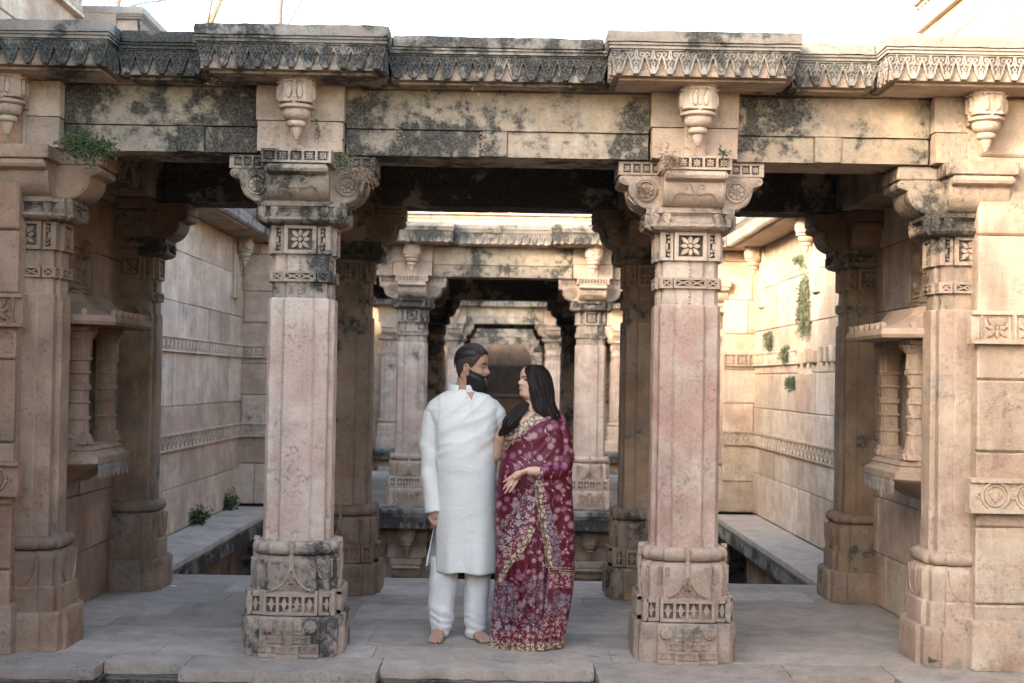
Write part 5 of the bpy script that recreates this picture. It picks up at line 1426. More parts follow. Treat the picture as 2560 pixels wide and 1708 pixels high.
HEAD = [  # z, front, back, half width
    (-0.030, 0.030, 0.045, 0.046), (-0.010, 0.060, 0.052, 0.050), (0.0, 0.078, 0.056, 0.053), (0.012, 0.086, 0.060, 0.057), (0.030, 0.0835, 0.067, 0.062), (0.060, 0.0865, 0.080, 0.067),
    (0.090, 0.086, 0.092, 0.070), (0.118, 0.083, 0.099, 0.0725), (0.136, 0.090, 0.102, 0.0745), (0.160, 0.093, 0.102, 0.076), (0.185, 0.088, 0.096, 0.073), (0.207, 0.074, 0.083, 0.064), (0.225, 0.052, 0.062, 0.048), (0.236, 0.030, 0.038, 0.030), (0.242, 0.004, 0.006, 0.005)]
class Head:
    def __init__(s, nose=1.0, jaw=1.0, lips=1.0):
        s.nose, s.jaw, s.lips = nose, jaw, lips
    def p(s, th, z, off=0.0):
        """th = 0 in front (-Y), positive towards +X"""
        F, B, W = interp(HEAD, z)
        if z < 0.07: W *= s.jaw
        sn, cs = math.sin(th), math.cos(th)
        x = W * math.copysign(abs(sn) ** 0.92, sn)
        y = -(F if cs > 0 else B) * math.copysign(abs(cs) ** 0.86, cs)
        if cs > 0:
            g = lambda a, w: math.exp(-(a / w) ** 2)
            nz = interp([(0.070, 0.0), (0.078, 0.012), (0.086, 0.024), (0.094, 0.029), (0.102, 0.025), (0.118, 0.015), (0.132, 0.008), (0.150, 0.0)], z)[0] if 0.07 < z < 0.15 else 0
            wn = 0.011 + 0.008 * g(z - 0.086, 0.010)
            y -= nz * s.nose * g(x, wn)
            y -= s.lips * (0.006 * g(z - 0.064, 0.006) + 0.006 * g(z - 0.048, 0.006) - 0.004 * g(z - 0.056, 0.0025)) * g(x, 0.022)
            for q in (-1, 1):
                y += 0.011 * g(x - q * 0.033, 0.017) * g(z - 0.122, 0.011)
                y -= 0.005 * g(x - q * 0.036, 0.022) * g(z - 0.140, 0.007)
                y -= 0.005 * g(x - q * 0.046, 0.016) * g(z - 0.092, 0.018)
        v = Vector((x, y, z))
        if off:
            c = Vector((0, 0.0, min(max(z, 0.06), 0.15)))
            v = v + (v - c).normalized() * off
        return v
    def mesh(s, mb, M):
        zs = [-0.03 + 0.272 * i / 68 for i in range(69)]
        rings = [[s.p(2 * PI * k / 72, z) for k in range(72)] for z in zs]
        mb.loft(rings, True, True, True, M)
        for q in (-1, 1):   # ears
            T = M @ Matrix.Translation((q * 0.078, 0.016, 0.100)) @ Matrix.Rotation(q * 0.35, 4, 'Z') @ Matrix.Rotation(-0.15, 4, 'X')
            mb.tube([(q * 0.004 * math.sin(a), 0.017 * math.cos(a) * (1 if math.sin(a) > -0.3 else 0.7), 0.031 * math.sin(a)) for a in [2 * PI * k / 14 for k in range(15)]], 0.0058, 7, T)
            mb.ball((-q * 0.004, 0, 0), (0.006, 0.015, 0.027), 10, 8, T)

def part(nm, mb, mat, t, smooth=60, label=None):
    if isinstance(mb, MB):
        for i in range(len(mb.v)): mb.v[i] = mb.v[i] - t.location
        o = mk(nm, mb, mat, t, smooth=smooth)
    else:
        mb.transform(Matrix.Translation(-t.location)); mb.materials.clear(); mb.materials.append(MAT[mat]); mb.name = nm
        mb.polygons.foreach_set('use_smooth', [True] * len(mb.polygons))
        o = mk(nm, mb, mat, t)
    if label: o['label'] = label
    return o

def folds(me, fn):
    """move every vertex along its normal by fn(position, normal)"""
    ns = [v.normal.copy() for v in me.vertices]
    for v, n in zip(me.vertices, ns): v.co += n * fn(v.co, n)
    me.update()

def ridge(x):  # soft crease shape from a noise value
    return (1 - abs(x) * 2.2) if abs(x) < 0.45 else 0.0

def drape_strip(bvh, pts, hw, mat, nm, t, Y, off=0.004, across=6, n=40, hw1=None, out=Vector((0, -1, 0)), wavy=0.0, seed=1):
    """ribbon lying on a cloth surface, following a line of photograph pixels"""
    L = [0.0]
    for a, b in zip(pts, pts[1:]): L.append(L[-1] + math.hypot(b[0] - a[0], b[1] - a[1]))
    def pt(s):
        for i in range(len(pts) - 1):
            if s <= L[i + 1] or i == len(pts) - 2:
                q = (s - L[i]) / max(1e-6, L[i + 1] - L[i]); a, b = pts[i], pts[i + 1]
                return a[0] + (b[0] - a[0]) * q, a[1] + (b[1] - a[1]) * q
    rows = []; last = None
    for i in range(n + 1):
        s = L[-1] * i / n; c = pt(s)
        a = pt(max(0, s - L[-1] * 0.06)); b = pt(min(L[-1], s + L[-1] * 0.06))
        tx, ty = b[0] - a[0], b[1] - a[1]; l = math.hypot(tx, ty) or 1; nx, ny = -ty / l, tx / l
        w = hw if hw1 is None else hw + (hw1 - hw) * i / n
        row = []
        for k in range(across + 1):
            q = (k / across * 2 - 1) * w + wavy * math.sin(i * 0.9 + seed)
            d = at(c[0] + nx * q, c[1] + ny * q, Y) - CAM; d.normalize()
            hit = bvh.ray_cast(CAM, d)
            P = hit[0] if hit[0] is not None else None
            row.append((P - d * off) if P else None)
        rows.append(row)
    m = MB(); idx = {}
    for i, row in enumerate(rows):
        for k, p in enumerate(row):
            if p is not None: idx[(i, k)] = len(m.v); m.v.append(p)
    for i in range(n):
        for k in range(across):
            q = [(i, k), (i + 1, k), (i + 1, k + 1), (i, k + 1)]
            if all(c in idx for c in q):
                P = [m.v[idx[c]] for c in q]
                if max((P[a] - P[b]).length for a in range(4) for b in range(a)) < 0.06: m.f.append(tuple(idx[c] for c in q))
    return part(nm, m, mat, t)

def strand_tubes(m, curves, r=0.0011, n=3):
    for c in curves:
        k = len(c); m.tube(c, [r * (0.6 if i == 0 else 1.0 if i < k - 2 else 0.35) for i in range(k)], n)

def bvh_of(objs):
    vs_ = []; fs_ = []
    for o in objs:
        b = len(vs_); loc = o.parent.location if o.parent else Vector((0, 0, 0))
        vs_ += [v.co + loc for v in o.data.vertices]; fs_ += [tuple(i + b for i in f.vertices) for f in o.data.polygons]
    return BVHTree.FromPolygons(vs_, fs_)

def px_ring(Y, py, xl, xr, df, db, n=48, pf=0.9, yc=0.0):
    """horizontal closed ring between two pixel columns; df / db are the depths in front and behind"""
    a = at(xl, py, Y); b = at(xr, py, Y); c = (a + b) / 2; hw = (b - a).length / 2; ax = (b - a).normalized()
    out = []
    for k in range(n):
        th = 2 * PI * k / n; sn, cs = math.sin(th), math.cos(th)
        x = hw * math.copysign(abs(sn) ** pf, sn); y = -(df if cs > 0 else db) * math.copysign(abs(cs) ** pf, cs) + yc
        out.append(c + ax * x + Vector((0, y, 0)))
    return out

# ================================================================ the man
YM = 0.36
base = at(1150, 1598, YM); base.z = 0.0
man = thing('person', 'bearded person in a long white kurta, barefoot, head turned to the woman in the saree', 'person', base)
man['label'] = 'bearded person in long white tunic and trousers, barefoot, looking down at the one in burgundy'
hd = Head(1.0, 1.08, 1.0)
hpos = at(1177, 968, YM)
HM = Matrix.Translation(hpos) @ Matrix.Rotation(R(4), 4, 'Y') @ Matrix.Rotation(R(77), 4, 'Z') @ Matrix.Diagonal((1.08, 0.98, 1.02, 1))
body = MB()
hd.mesh(body, HM)
A = lambda px, py, dy=0.0: at(px, py, YM + dy)
body.tube([A(1158, 1012, 0.01), A(1162, 990, 0.005), A(1166, 970, 0.005), A(1170, 945, 0.005)], [(0.085, 0.07), (0.066, 0.066), (0.064, 0.064), (0.062, 0.062)], 20)
body.loft([px_ring(YM, py, a, b, f, k_) for py, a, b, f, k_ in ((1425, 1110, 1220, 0.09, 0.10), (1330, 1098, 1232, 0.11, 0.10), (1200, 1100, 1228, 0.115, 0.10), (1080, 1096, 1230, 0.11, 0.10), (1020, 1085, 1238, 0.08, 0.08), (1004, 1115, 1210, 0.065, 0.07))])
for pts, rad in (([A(1094, 1036), A(1075, 1150), A(1083, 1262, -0.04), A(1086, 1284, -0.05)], [0.040, 0.038, 0.032, 0.029]), ([A(1226, 1036, 0.02), A(1260, 1130, 0.12), A(1330, 1150, 0.22)], [0.040, 0.038, 0.03]),
                 ([A(1112, 1400, 0.02), A(1108, 1470, 0.02), A(1103, 1560, 0.02), A(1099, 1590, 0.02)], [0.06, 0.048, 0.036, 0.032]), ([A(1194, 1400, 0.02), A(1193, 1470, 0.02), A(1188, 1560, 0.02), A(1188, 1590, 0.02)], [0.06, 0.048, 0.036, 0.032])):
    body.tube(pts, rad, 14)
# right hand: palm, four fingers, thumb
hw_ = -0.055
body.tube([A(1083, 1276, hw_), A(1083, 1288, hw_), A(1086, 1298, hw_)], [(0.030, 0.016), (0.037, 0.017), (0.034, 0.014)], 14)
for pts in ([(1073, 1293), (1078, 1304), (1086, 1313), (1092, 1318)], [(1079, 1296), (1085, 1308), (1093, 1317), (1099, 1323)], [(1086, 1298), (1091, 1308), (1098, 1317), (1104, 1322)], [(1093, 1296), (1098, 1305), (1103, 1311), (1107, 1316)]):
    body.tube([A(x, y, hw_ - 0.006 * i + 0.004 * i * i) for i, (x, y) in enumerate(pts)], [0.0098, 0.0094, 0.0086, 0.0064], 10)
body.tube([A(1092, 1278, hw_ - 0.006), A(1102, 1283, hw_ - 0.016), A(1108, 1289, hw_ - 0.020), A(1113, 1297, hw_ - 0.020)], [0.013, 0.0115, 0.010, 0.0070], 10)
# feet on the floor
def foot(mb, ax, ay, ang, s=1):
    T = Matrix.Translation((ax, ay, 0)) @ Matrix.Rotation(ang, 4, 'Z')
    mb.loft([[T @ Vector((w * math.copysign(abs(math.cos(a)) ** 0.8, math.cos(a)), y, max(0.001, z0 + h * math.sin(a)))) for a in [2 * PI * k / 20 for k in range(20)]] for y, w, z0, h in
             ((0.055, 0.012, 0.025, 0.022), (0.045, 0.028, 0.030, 0.030), (0.01, 0.034, 0.040, 0.042), (-0.04, 0.038, 0.034, 0.036), (-0.09, 0.043, 0.024, 0.025), (-0.13, 0.047, 0.018, 0.018), (-0.155, 0.044, 0.014, 0.013), (-0.165, 0.038, 0.012, 0.010))])
    for i, (u, L, r_) in enumerate(((-0.031, 0.048, 0.0135), (-0.010, 0.046, 0.0095), (0.006, 0.040, 0.009), (0.021, 0.032, 0.0085), (0.035, 0.022, 0.008))):
        mb.tube([T @ Vector((s * u, -0.135, 0.013)), T @ Vector((s * u * 1.06, -0.155 - L * 0.3, r_ + 0.003)), T @ Vector((s * u * 1.08, -0.155 - L * 0.75, r_ - 0.001)), T @ Vector((s * u * 1.08, -0.155 - L, r_ - 0.003))], [r_, r_, r_ * 0.95, r_ * 0.55], 10)
    mb.tube([T @ Vector((0, 0.01, 0.04)), T @ Vector((0, 0.015, 0.10))], [(0.036, 0.04), (0.034, 0.038)], 14)
pl = A(1099, 1590); pr_ = A(1186, 1590)
foot(body, pl.x, 0.38, R(-8), -1)
foot(body, pr_.x, 0.40, R(24), 1)
bo = part('body', remesh(body, 0.0042, 2, 0.5), 'skin_man', man)

# kurta
kb = MB()
rows = [(977, 1120, 1198, 0.076, 0.080), (990, 1093, 1224, 0.095, 0.092), (1004, 1072, 1241, 0.110, 0.105), (1022, 1064, 1247, 0.122, 0.118), (1060, 1082, 1243, 0.138, 0.125), (1110, 1087, 1241, 0.146, 0.125), (1170, 1088, 1241, 0.150, 0.125), (1240, 1088, 1241, 0.146, 0.128), (1318, 1087, 1241, 0.140, 0.135)]
kb.loft([px_ring(YM, py, a, b, f, k_, 56) for py, a, b, f, k_ in rows])
kb.tube([A(1098, 1010), A(1084, 1036), A(1076, 1080, 0.0), A(1073, 1120, 0.005), A(1074, 1160, -0.005), A(1077, 1210, -0.02), A(1082, 1250, -0.035), A(1086, 1281, -0.045)], [0.050, 0.063, 0.060, 0.058, 0.057, 0.053, 0.052, 0.055], 24)
kb.tube([A(1222, 1010), A(1238, 1034, 0.01), A(1250, 1080, 0.05), A(1262, 1130, 0.13), A(1300, 1150, 0.20), A(1335, 1150, 0.24)], [0.050, 0.062, 0.062, 0.058, 0.052, 0.05], 20)
def shell(rows, th0, th1, thick, n=36):
    m = MB(); rings = []
    for py, a, b, f, k_ in rows:
        pa = at(a, py, YM); pb = at(b, py, YM); c = (pa + pb) / 2; hw = (pb - pa).length / 2; ax = (pb - pa).normalized()
        ring_ = []
        for side in (0, 1):
            for i in range(n + 1):
                th = th0 + (th1 - th0) * (i / n if side == 0 else 1 - i / n); e = 0.0 if side == 0 else thick
                sn, cs = math.sin(th), math.cos(th)
                x = (hw - e) * math.copysign(abs(sn) ** 0.88, sn); y = -((f if cs > 0 else k_) - e) * math.copysign(abs(cs) ** 0.88, cs)
                y += 0.007 * math.sin(th * 7 + 1.3) * min(1, max(0, (py - 1290) / 120))
                ring_.append(c + ax * x + Vector((0, y, 0)))
        rings.append(ring_)
    m.loft(rings); return m
kb.merge(shell([(1296, 1088, 1241, 0.142, 0.135), (1340, 1087, 1241, 0.141, 0.136), (1390, 1087, 1241, 0.146, 0.14), (1428, 1088, 1241, 0.150, 0.14)], R(-82), R(86), 0.013))
kb.merge(shell([(1296, 1087, 1241, 0.14, 0.135), (1340, 1077, 1242, 0.14, 0.145), (1390, 1066, 1242, 0.14, 0.155), (1418, 1061, 1242, 0.14, 0.16)], R(97), R(262), 0.013))
km = remesh(kb, 0.0058, 6, 0.5)
sh0 = A(1080, 1040); el = A(1071, 1150); axil = A(1100, 1085, -0.1)
def kfold(p, n):
    d = 0.004 * noise.noise(Vector((p.x * 5.0, p.y * 5.0, p.z * 4.0)))
    if p.x < at(1099, 1150, YM).x and p.z > 0.70:
        s = p.z * 34 + p.x * 30 + 2.6 * noise.noise(p * 7)
        d += 0.0105 * math.sin(s) * (0.15 + 0.88 * math.exp(-((p.z - el.z - 0.02) / 0.12) ** 2)) * (0.5 + noise.noise(p * 5)) + 0.004 * noise.noise(Vector((p.x * 16, p.y * 8, p.z * 7)))
    else:
        # a few long pulls that run from armpit to waist, soft cross creases lower down
        a = axil; q = p - a
        u = q.x * 0.80 + q.z * 0.60; v = -q.x * 0.60 + q.z * 0.80
        up = max(0.0, min(1.0, (p.z - 0.85) / 0.25))
        d += 0.0120 * max(0.0, ridge(noise.noise(Vector((u * 4.0, 3.0, v * 15.0))))) * up * math.exp(-(q.length / 0.36) ** 2)
        d += 0.0060 * max(0.0, ridge(noise.noise(Vector((p.x * 3.2 - p.z * 2.0, 8.0, p.z * 8.5 + p.x * 2.0))) * 1.3)) * (0.35 + 0.65 * max(0, noise.noise(Vector((p.x * 4, 1.0, p.z * 3)))))
        for zc in (0.575, 0.80): d -= 0.0014 * math.exp(-((p.z - zc + 0.012 * noise.noise(p * 6)) / 0.006) ** 2)
        d -= 0.0020 * math.exp(-((p.x - at(1180, 1200, YM).x) / 0.005) ** 2) * (1 if p.z < 1.05 else 0)
        d += 0.018 * noise.noise(Vector((p.x * 11, p.y * 5, p.z * 1.6))) * max(0.0, min(1.0, (0.95 - p.z) / 0.4))
    return d
folds(km, kfold)
ko = part('kurta', km, 'kurta_cloth', man, label='long off-white cotton tunic with side slits')
kbvh = bvh_of([ko])
# collar, placket, buttons
cm = MB(); rings = []
c0 = A(1157, 971, 0.0)
for i in range(41):
    a = R(16) + R(328) * i / 40
    ca, sa = math.sin(a), math.cos(a)
    lo = c0 + Vector((0.088 * ca, -(0.094 if sa > 0 else 0.080) * sa, -0.020 * sa - 0.004))
    dirn = Vector((ca * -0.16, sa * 0.16, 1)).normalized(); hgt = 0.042
    inn = Vector((-ca, sa, 0)) * 0.006
    rings.append([lo, lo + dirn * hgt * 0.9, lo + dirn * hgt + inn * 0.5, lo + dirn * hgt * 0.9 + inn, lo + inn])
cm.loft(rings, True, True, True)
part('collar', cm, 'kurta_cloth', man)
body_v = MB()
drape_strip(kbvh, [(1176, 980), (1177, 990), (1178, 1005)], 11, 'skin_man', 'open_neck', man, YM, off=0.003, n=8, hw1=1.0)
drape_strip(kbvh, [(1163, 982), (1170, 992), (1178, 1005), (1184, 1040), (1190, 1075), (1192, 1110)], 2.6, 'kurta_embroidery', 'placket', man, YM, off=0.0065, n=30, across=3)
drape_strip(kbvh, [(1189, 982), (1184, 992), (1180, 1004)], 2.2, 'kurta_cloth', 'placket', man, YM, off=0.0058, n=10, across=3)
drape_strip(kbvh, [(1185, 1000), (1192, 1040), (1198, 1080), (1203, 1120)], 14, 'kurta_embroidery', 'embroidery', man, YM, off=0.0012, n=30, hw1=4)
for px, py in ((1165, 994), (1179, 1015), (1185, 1042), (1190, 1065)):
    d = (at(px, py, YM) - CAM).normalized(); h = kbvh.ray_cast(CAM, d)
    if h[0] is not None: part('button', MB().ball(h[0] - d * 0.007, (0.0045, 0.003, 0.0045), 10, 6), 'button', man)
for pts in ([(1090, 1424), (1120, 1428), (1165, 1428), (1210, 1425), (1240, 1420)],):
    drape_strip(kbvh, pts, 0.8, 'kurta_embroidery', 'hem_stitch', man, YM, off=0.0012, n=40, across=2)
drape_strip(kbvh, [(1064, 1276), (1085, 1276), (1107, 1270)], 0.8, 'kurta_embroidery', 'cuff_stitch', man, YM, off=0.0012, n=16, across=2)
# trousers
tb = MB()
for pts in ([(1114, 1395, 0.088), (1110, 1440, 0.082), (1107, 1480, 0.077), (1105, 1520, 0.073), (1105, 1550, 0.067), (1104, 1566, 0.060), (1101, 1578, 0.050), (1100, 1586, 0.043)], [(1194, 1395, 0.086), (1194, 1440, 0.076), (1190, 1480, 0.072), (1188, 1520, 0.067), (1189, 1550, 0.062), (1190, 1570, 0.056), (1186, 1582, 0.048), (1184, 1592, 0.042)]):
    tb.tube([A(x, y, 0.02) for x, y, r_ in pts], [r_ for x, y, r_ in pts], 26)
tm = remesh(tb, 0.006, 3, 0.5)
def tfold(p, n):
    lo = max(0.0, 1 - (p.z - 0.04) / 0.22)
    d = 0.0042 * lo * math.sin(p.z * 130 + 3 * noise.noise(p * 12) + p.x * 30) * (0.6 + 0.6 * noise.noise(p * 9))
    return d + 0.009 * noise.noise(Vector((p.x * 14, p.y * 9, p.z * 5))) + 0.009 * max(0, ridge(noise.noise(Vector((p.x * 10 + p.z * 4, 2, p.z * 6)))))
folds(tm, tfold)
part('trousers', tm, 'trouser_cloth', man)
# face: eyes, brows, lips, teeth
def face(hd, M, t, skinm, lipm, browth, near, lash=0.0012, eyey=0.0655, look=0.0, lid=0.0):
    for q in (-1, 1):
        c = hd.p(0.0, 0.122); c = Vector((q * 0.034, -eyey, 0.121))
        e = part('eye', MB().ball(c, 0.0105, 14, 10, M), 'eye_white', t)
        part('iris', MB().ball(c + Vector((0.0, -0.0064, look)), (0.0060, 0.0050, 0.0060), 12, 8, M), 'iris', t)
        up = [hd.p(math.asin(max(-1, min(1, (q * u) / 0.0725))), 0.122 + h, 0.001) for u, h in ((0.020, 0.002), (0.026, 0.0060 - lid), (0.033, 0.0070 - lid), (0.040, 0.0055 - lid), (0.047, 0.000))]
        part('eyelid', MB().tube([M @ (p + Vector((0, -0.004, 0))) for p in up], [0.0018, 0.0030, 0.0034, 0.0030, 0.0018], 6), skinm, t)
        part('eyelash', MB().tube([M @ (p + Vector((0, -0.0065, -0.0022))) for p in up], lash, 5), 'hair_black', t)
        br = [hd.p(math.asin(max(-1, min(1, (q * u) / 0.0745))), 0.122 + h, 0.0015) for u, h in ((0.013, 0.0185), (0.022, 0.0215), (0.033, 0.0235), (0.044, 0.0225), (0.055, 0.0165))]
        part('eyebrow', MB().tube([M @ p for p in br], [(0.0022, browth * 0.8), (0.0025, browth), (0.0025, browth), (0.002, browth * 0.8), (0.001, browth * 0.4)], 8), 'hair_black', t)
    up = [hd.p(math.asin(u / 0.067), 0.0605 + h, 0.0008) for u, h in ((-0.024, -0.002), (-0.012, 0.002), (0, 0.0015), (0.012, 0.002), (0.024, -0.002))]
    lo = [hd.p(math.asin(u / 0.066), 0.0505 + h, 0.0008) for u, h in ((-0.023, 0.005), (-0.012, -0.001), (0, -0.002), (0.012, -0.001), (0.023, 0.005))]
    part('lip', MB().tube([M @ p for p in up], [0.0010, 0.0028, 0.0028, 0.0028, 0.0010], 8), lipm, t)
    part('lip', MB().tube([M @ p for p in lo], [0.0010, 0.0032, 0.0036, 0.0032, 0.0010], 8), lipm, t)
    th = [hd.p(math.asin(u / 0.067), 0.0557, 0.0010) for u in (-0.017, -0.008, 0, 0.008, 0.017)]
    part('teeth', MB().tube([M @ p for p in th], [0.0012, 0.0024, 0.0026, 0.0024, 0.0012], 6), 'tooth', t)
face(hd, HM, man, 'skin_man', 'lip_man', 0.0042, 1, look=-0.003, lid=0.0045)

# hair: short faded sides, long combed-back top
r = random.Random(4)
def hairline(th):
    a = abs(th)
    return interp([(0, 0.198), (0.5, 0.196), (0.85, 0.182), (1.05, 0.160), (1.25, 0.135), (1.42, 0.112), (1.60, 0.118), (1.9, 0.095), (2.3, 0.060), (2.8, 0.035), (3.15, 0.030)], a)[0]
def cap(off_fn, zmin_fn, n=80, m=34):
    mb = MB(); rings = []
    for j in range(m + 1):
        q = j / m; row = []
        for k in range(n):
            th = -PI + 2 * PI * k / n
            z0 = zmin_fn(th); z = z0 + (0.2415 - z0) * q
            row.append(HM @ hd.p(th, z, off_fn(th, z, q)))
        rings.append(row)
    mb.loft(rings, False, True); return mb
part('hair_sides', cap(lambda th, z, q: 0.0015 + 0.004 * min(1, q * 4), hairline), 'hair_faded', man)
def topline(th):
    a = abs(th)
    return interp([(0, 0.200), (0.6, 0.199), (1.0, 0.192), (1.5, 0.172), (2.2, 0.150), (2.8, 0.120), (3.15, 0.110)], a)[0]
part('hair_top', cap(lambda th, z, q: 0.004 + 0.0115 * min(1, q * 2.5), topline), 'hair_black', man)
hb = MB(); hd.mesh(hb, Matrix.Identity(4)); hbv = BVHTree.FromPolygons([tuple(v) for v in hb.v], hb.f)
cur = []
for i in range(900):
    x = r.uniform(-0.062, 0.062); c = []
    f0 = R(58) - abs(x) * 6 + r.uniform(0, 0.9) * (1 if r.random() < 0.6 else 0.2); f1 = f0 + r.uniform(0.9, 1.6); f1 = min(f1, R(195))
    ph = r.uniform(0, 6)
    for k in range(9):
        f = f0 + (f1 - f0) * k / 8
        d = Vector((x * 9.5, -math.cos(f), math.sin(f))).normalized()
        o = Vector((0, 0.01, 0.12)); h = hbv.ray_cast(o + d * 0.4, -d)
        if h[0] is None: break
        c.append(HM @ (h[0] + d * (0.012 + 0.004 * math.sin(k * 0.35 + 0.4) + 0.0015 * math.sin(x * 160 + ph * 0.3) + r.uniform(-0.0008, 0.0012))))
    if len(c) > 4: cur.append(c)
sm = MB(); strand_tubes(sm, cur, 0.0013); o = part('hair_strand', sm, 'hair_black', man); o['kind'] = 'stuff'
cur2 = [c for c in cur if r.random() < 0.22]
sm = MB(); strand_tubes(sm, [[p + Vector((0, -0.0010, 0.0012)) for p in c] for c in cur2], 0.0010); o = part('hair_sheen_strand', sm, 'hair_faded', man); o['kind'] = 'stuff'
# beard
bm_ = MB(); n = 60; m_ = 26; rings = []
def btop(a):
    return interp([(0, 0.049), (0.20, 0.050), (0.34, 0.058), (0.5, 0.066), (0.8, 0.070), (1.2, 0.080), (1.5, 0.094), (1.66, 0.100)], abs(a))[0]
def boff(a, z):
    e = interp([(0, 0.020), (0.5, 0.018), (0.9, 0.012), (1.3, 0.005), (1.66, 0.0005)], abs(a))[0]
    return e * min(1.0, max(0.06, (btop(a) - z) / 0.022))
for j in range(m_ + 1):
    row = []
    for k in range(n + 1):
        a = R(-97) + R(194) * k / n; z = btop(a) + (-0.030 - btop(a)) * j / m_
        p = hd.p(a, z, boff(a, z)); low = max(0, (j / m_ - 0.55)) / 0.45
        p = p + Vector((0, -0.012 * low * math.cos(a), -0.010 * low))
        row.append(HM @ p)
    rings.append(row)
bm_.loft(rings, False, False, False)
part('beard', bm_, 'hair_black', man)
cur = []
for i in range(2600):
    a = r.uniform(R(-97), R(97)); zt = btop(a); z = zt + (-0.030 - zt) * r.random() ** 0.9
    o0 = boff(a, z) * 0.7; p = hd.p(a, z, o0); nrm = (hd.p(a, z, o0 + 0.01) - p).normalized()
    low = max(0, min(1, (0.01 - z) / 0.03)); p = p + Vector((0, -0.010 * low * math.cos(a), -0.008 * low))
    L = r.uniform(0.006, 0.015) * (0.35 + 0.65 * min(1, boff(a, z) / 0.02)); d = (nrm * 0.7 + Vector((0, 0, -0.8)) + Vector((r.gauss(0, 0.25), r.gauss(0, 0.25), r.gauss(0, 0.2)))).normalized()
    cur.append([HM @ p, HM @ (p + d * L * 0.5), HM @ (p + d * L + Vector((0, 0, -0.002)))])
for i in range(1500):   # thinning edge of the beard on the cheek and neck
    a = r.uniform(R(-97), R(97)); z = btop(a) + abs(r.gauss(0, 0.006)) if abs(a) > 0.42 else -0.024 - abs(r.gauss(0, 0.004))
    p = hd.p(a, z, 0.0002); d = (hd.p(a, z, 0.01) - p).normalized() * 0.35 + Vector((r.gauss(0, 0.2), r.gauss(0, 0.2), -0.9))
    d.normalize(); cur.append([HM @ p, HM @ (p + d * 0.003), HM @ (p + d * 0.006)])
for i in range(420):   # moustache
    s = r.choice((-1, 1)); u = r.uniform(0.0, 0.034); z = 0.0745 - u * 0.36 + r.uniform(-0.003, 0.002)
    p = hd.p(math.asin(s * u / 0.068), z, 0.002); d = Vector((s * 0.75, -0.35, -0.45)) + Vector((r.gauss(0, 0.15), r.gauss(0, 0.15), r.gauss(0, 0.15)))
    cur.append([HM @ p, HM @ (p + d.normalized() * 0.005 + Vector((0, -0.002, 0))), HM @ (p + d.normalized() * 0.011)])
sm = MB(); strand_tubes(sm, cur, 0.0010); o = part('beard_hair', sm, 'hair_black', man); o['kind'] = 'stuff'

# ================================================================ the woman
YW = 0.20
base = at(1328, 1618, YW); base.z = 0.0
wom = thing('person', 'person in burgundy flowered saree with long wavy black hair, hand on her waist, looking up', 'person', base)
B = lambda px, py, dy=0.0: at(px, py, YW + dy)
hw = Head(0.86, 0.92, 0.7)
wpos = B(1329, 993)
WM = Matrix.Translation(wpos) @ Matrix.Rotation(R(6), 4, 'Y') @ Matrix.Rotation(R(-66), 4, 'Z') @ Matrix.Diagonal((0.90, 0.90, 0.805, 1))
body = MB(); hw.mesh(body, WM)
body.tube([B(1338, 1045, 0.01), B(1332, 1020, 0.0), B(1332, 1000, 0.0), B(1338, 975, 0.0)], [(0.070, 0.055), (0.046, 0.046), (0.044, 0.044), (0.044, 0.044)], 18)
body.loft([px_ring(YW, py, a, b, f, k_) for py, a, b, f, k_ in ((1300, 1262, 1400, 0.09, 0.10), (1180, 1275, 1385, 0.085, 0.09), (1090, 1268, 1396, 0.098, 0.085), (1062, 1266, 1398, 0.090, 0.08), (1044, 1276, 1392, 0.072, 0.07), (1030, 1300, 1370, 0.055, 0.06))])
body.tube([B(1272, 1052, 0.02), B(1254, 1095, 0.05), B(1246, 1135, 0.10), B(1215, 1165, 0.16)], [0.040, 0.041, 0.038, 0.03], 14)   # arm round the man's back
body.tube([B(1400, 1060), B(1412, 1170, -0.02), B(1375, 1186, -0.17), B(1338, 1178, -0.215), B(1318, 1178, -0.225)], [0.045, 0.038, 0.034, 0.028, 0.024], 14)
hy = -0.225
body.tube([B(1320, 1176, hy), B(1306, 1181, hy), B(1294, 1190, hy), B(1287, 1197, hy + 0.005)], [(0.022, 0.015), (0.026, 0.014), (0.030, 0.0135), (0.029, 0.012)], 14)
for pts in ([(1290, 1184), (1278, 1192), (1266, 1200), (1257, 1206)], [(1285, 1190), (1274, 1202), (1264, 1215), (1257, 1225)], [(1287, 1197), (1278, 1210), (1269, 1223), (1261, 1235)], [(1293, 1202), (1286, 1214), (1279, 1224), (1272, 1232)]):
    body.tube([B(x, y, hy + 0.002 + 0.004 * i) for i, (x, y) in enumerate(pts)], [0.0082, 0.0078, 0.0070, 0.0048], 10)
body.tube([B(1308, 1178, hy), B(1290, 1182, hy - 0.004), B(1274, 1196, hy + 0.0), B(1266, 1202, hy + 0.004)], [0.010, 0.0095, 0.008, 0.005], 10)
for q in (1290, 1345): body.tube([B(q, 1300), B(q, 1450), B(q, 1596)], [0.07, 0.05, 0.036], 12)
part('body', remesh(body, 0.0040, 2, 0.5), 'skin_woman', wom)
face(hw, WM, wom, 'skin_woman', 'lip_woman', 0.0024, -1, 0.0013, look=0.0015)

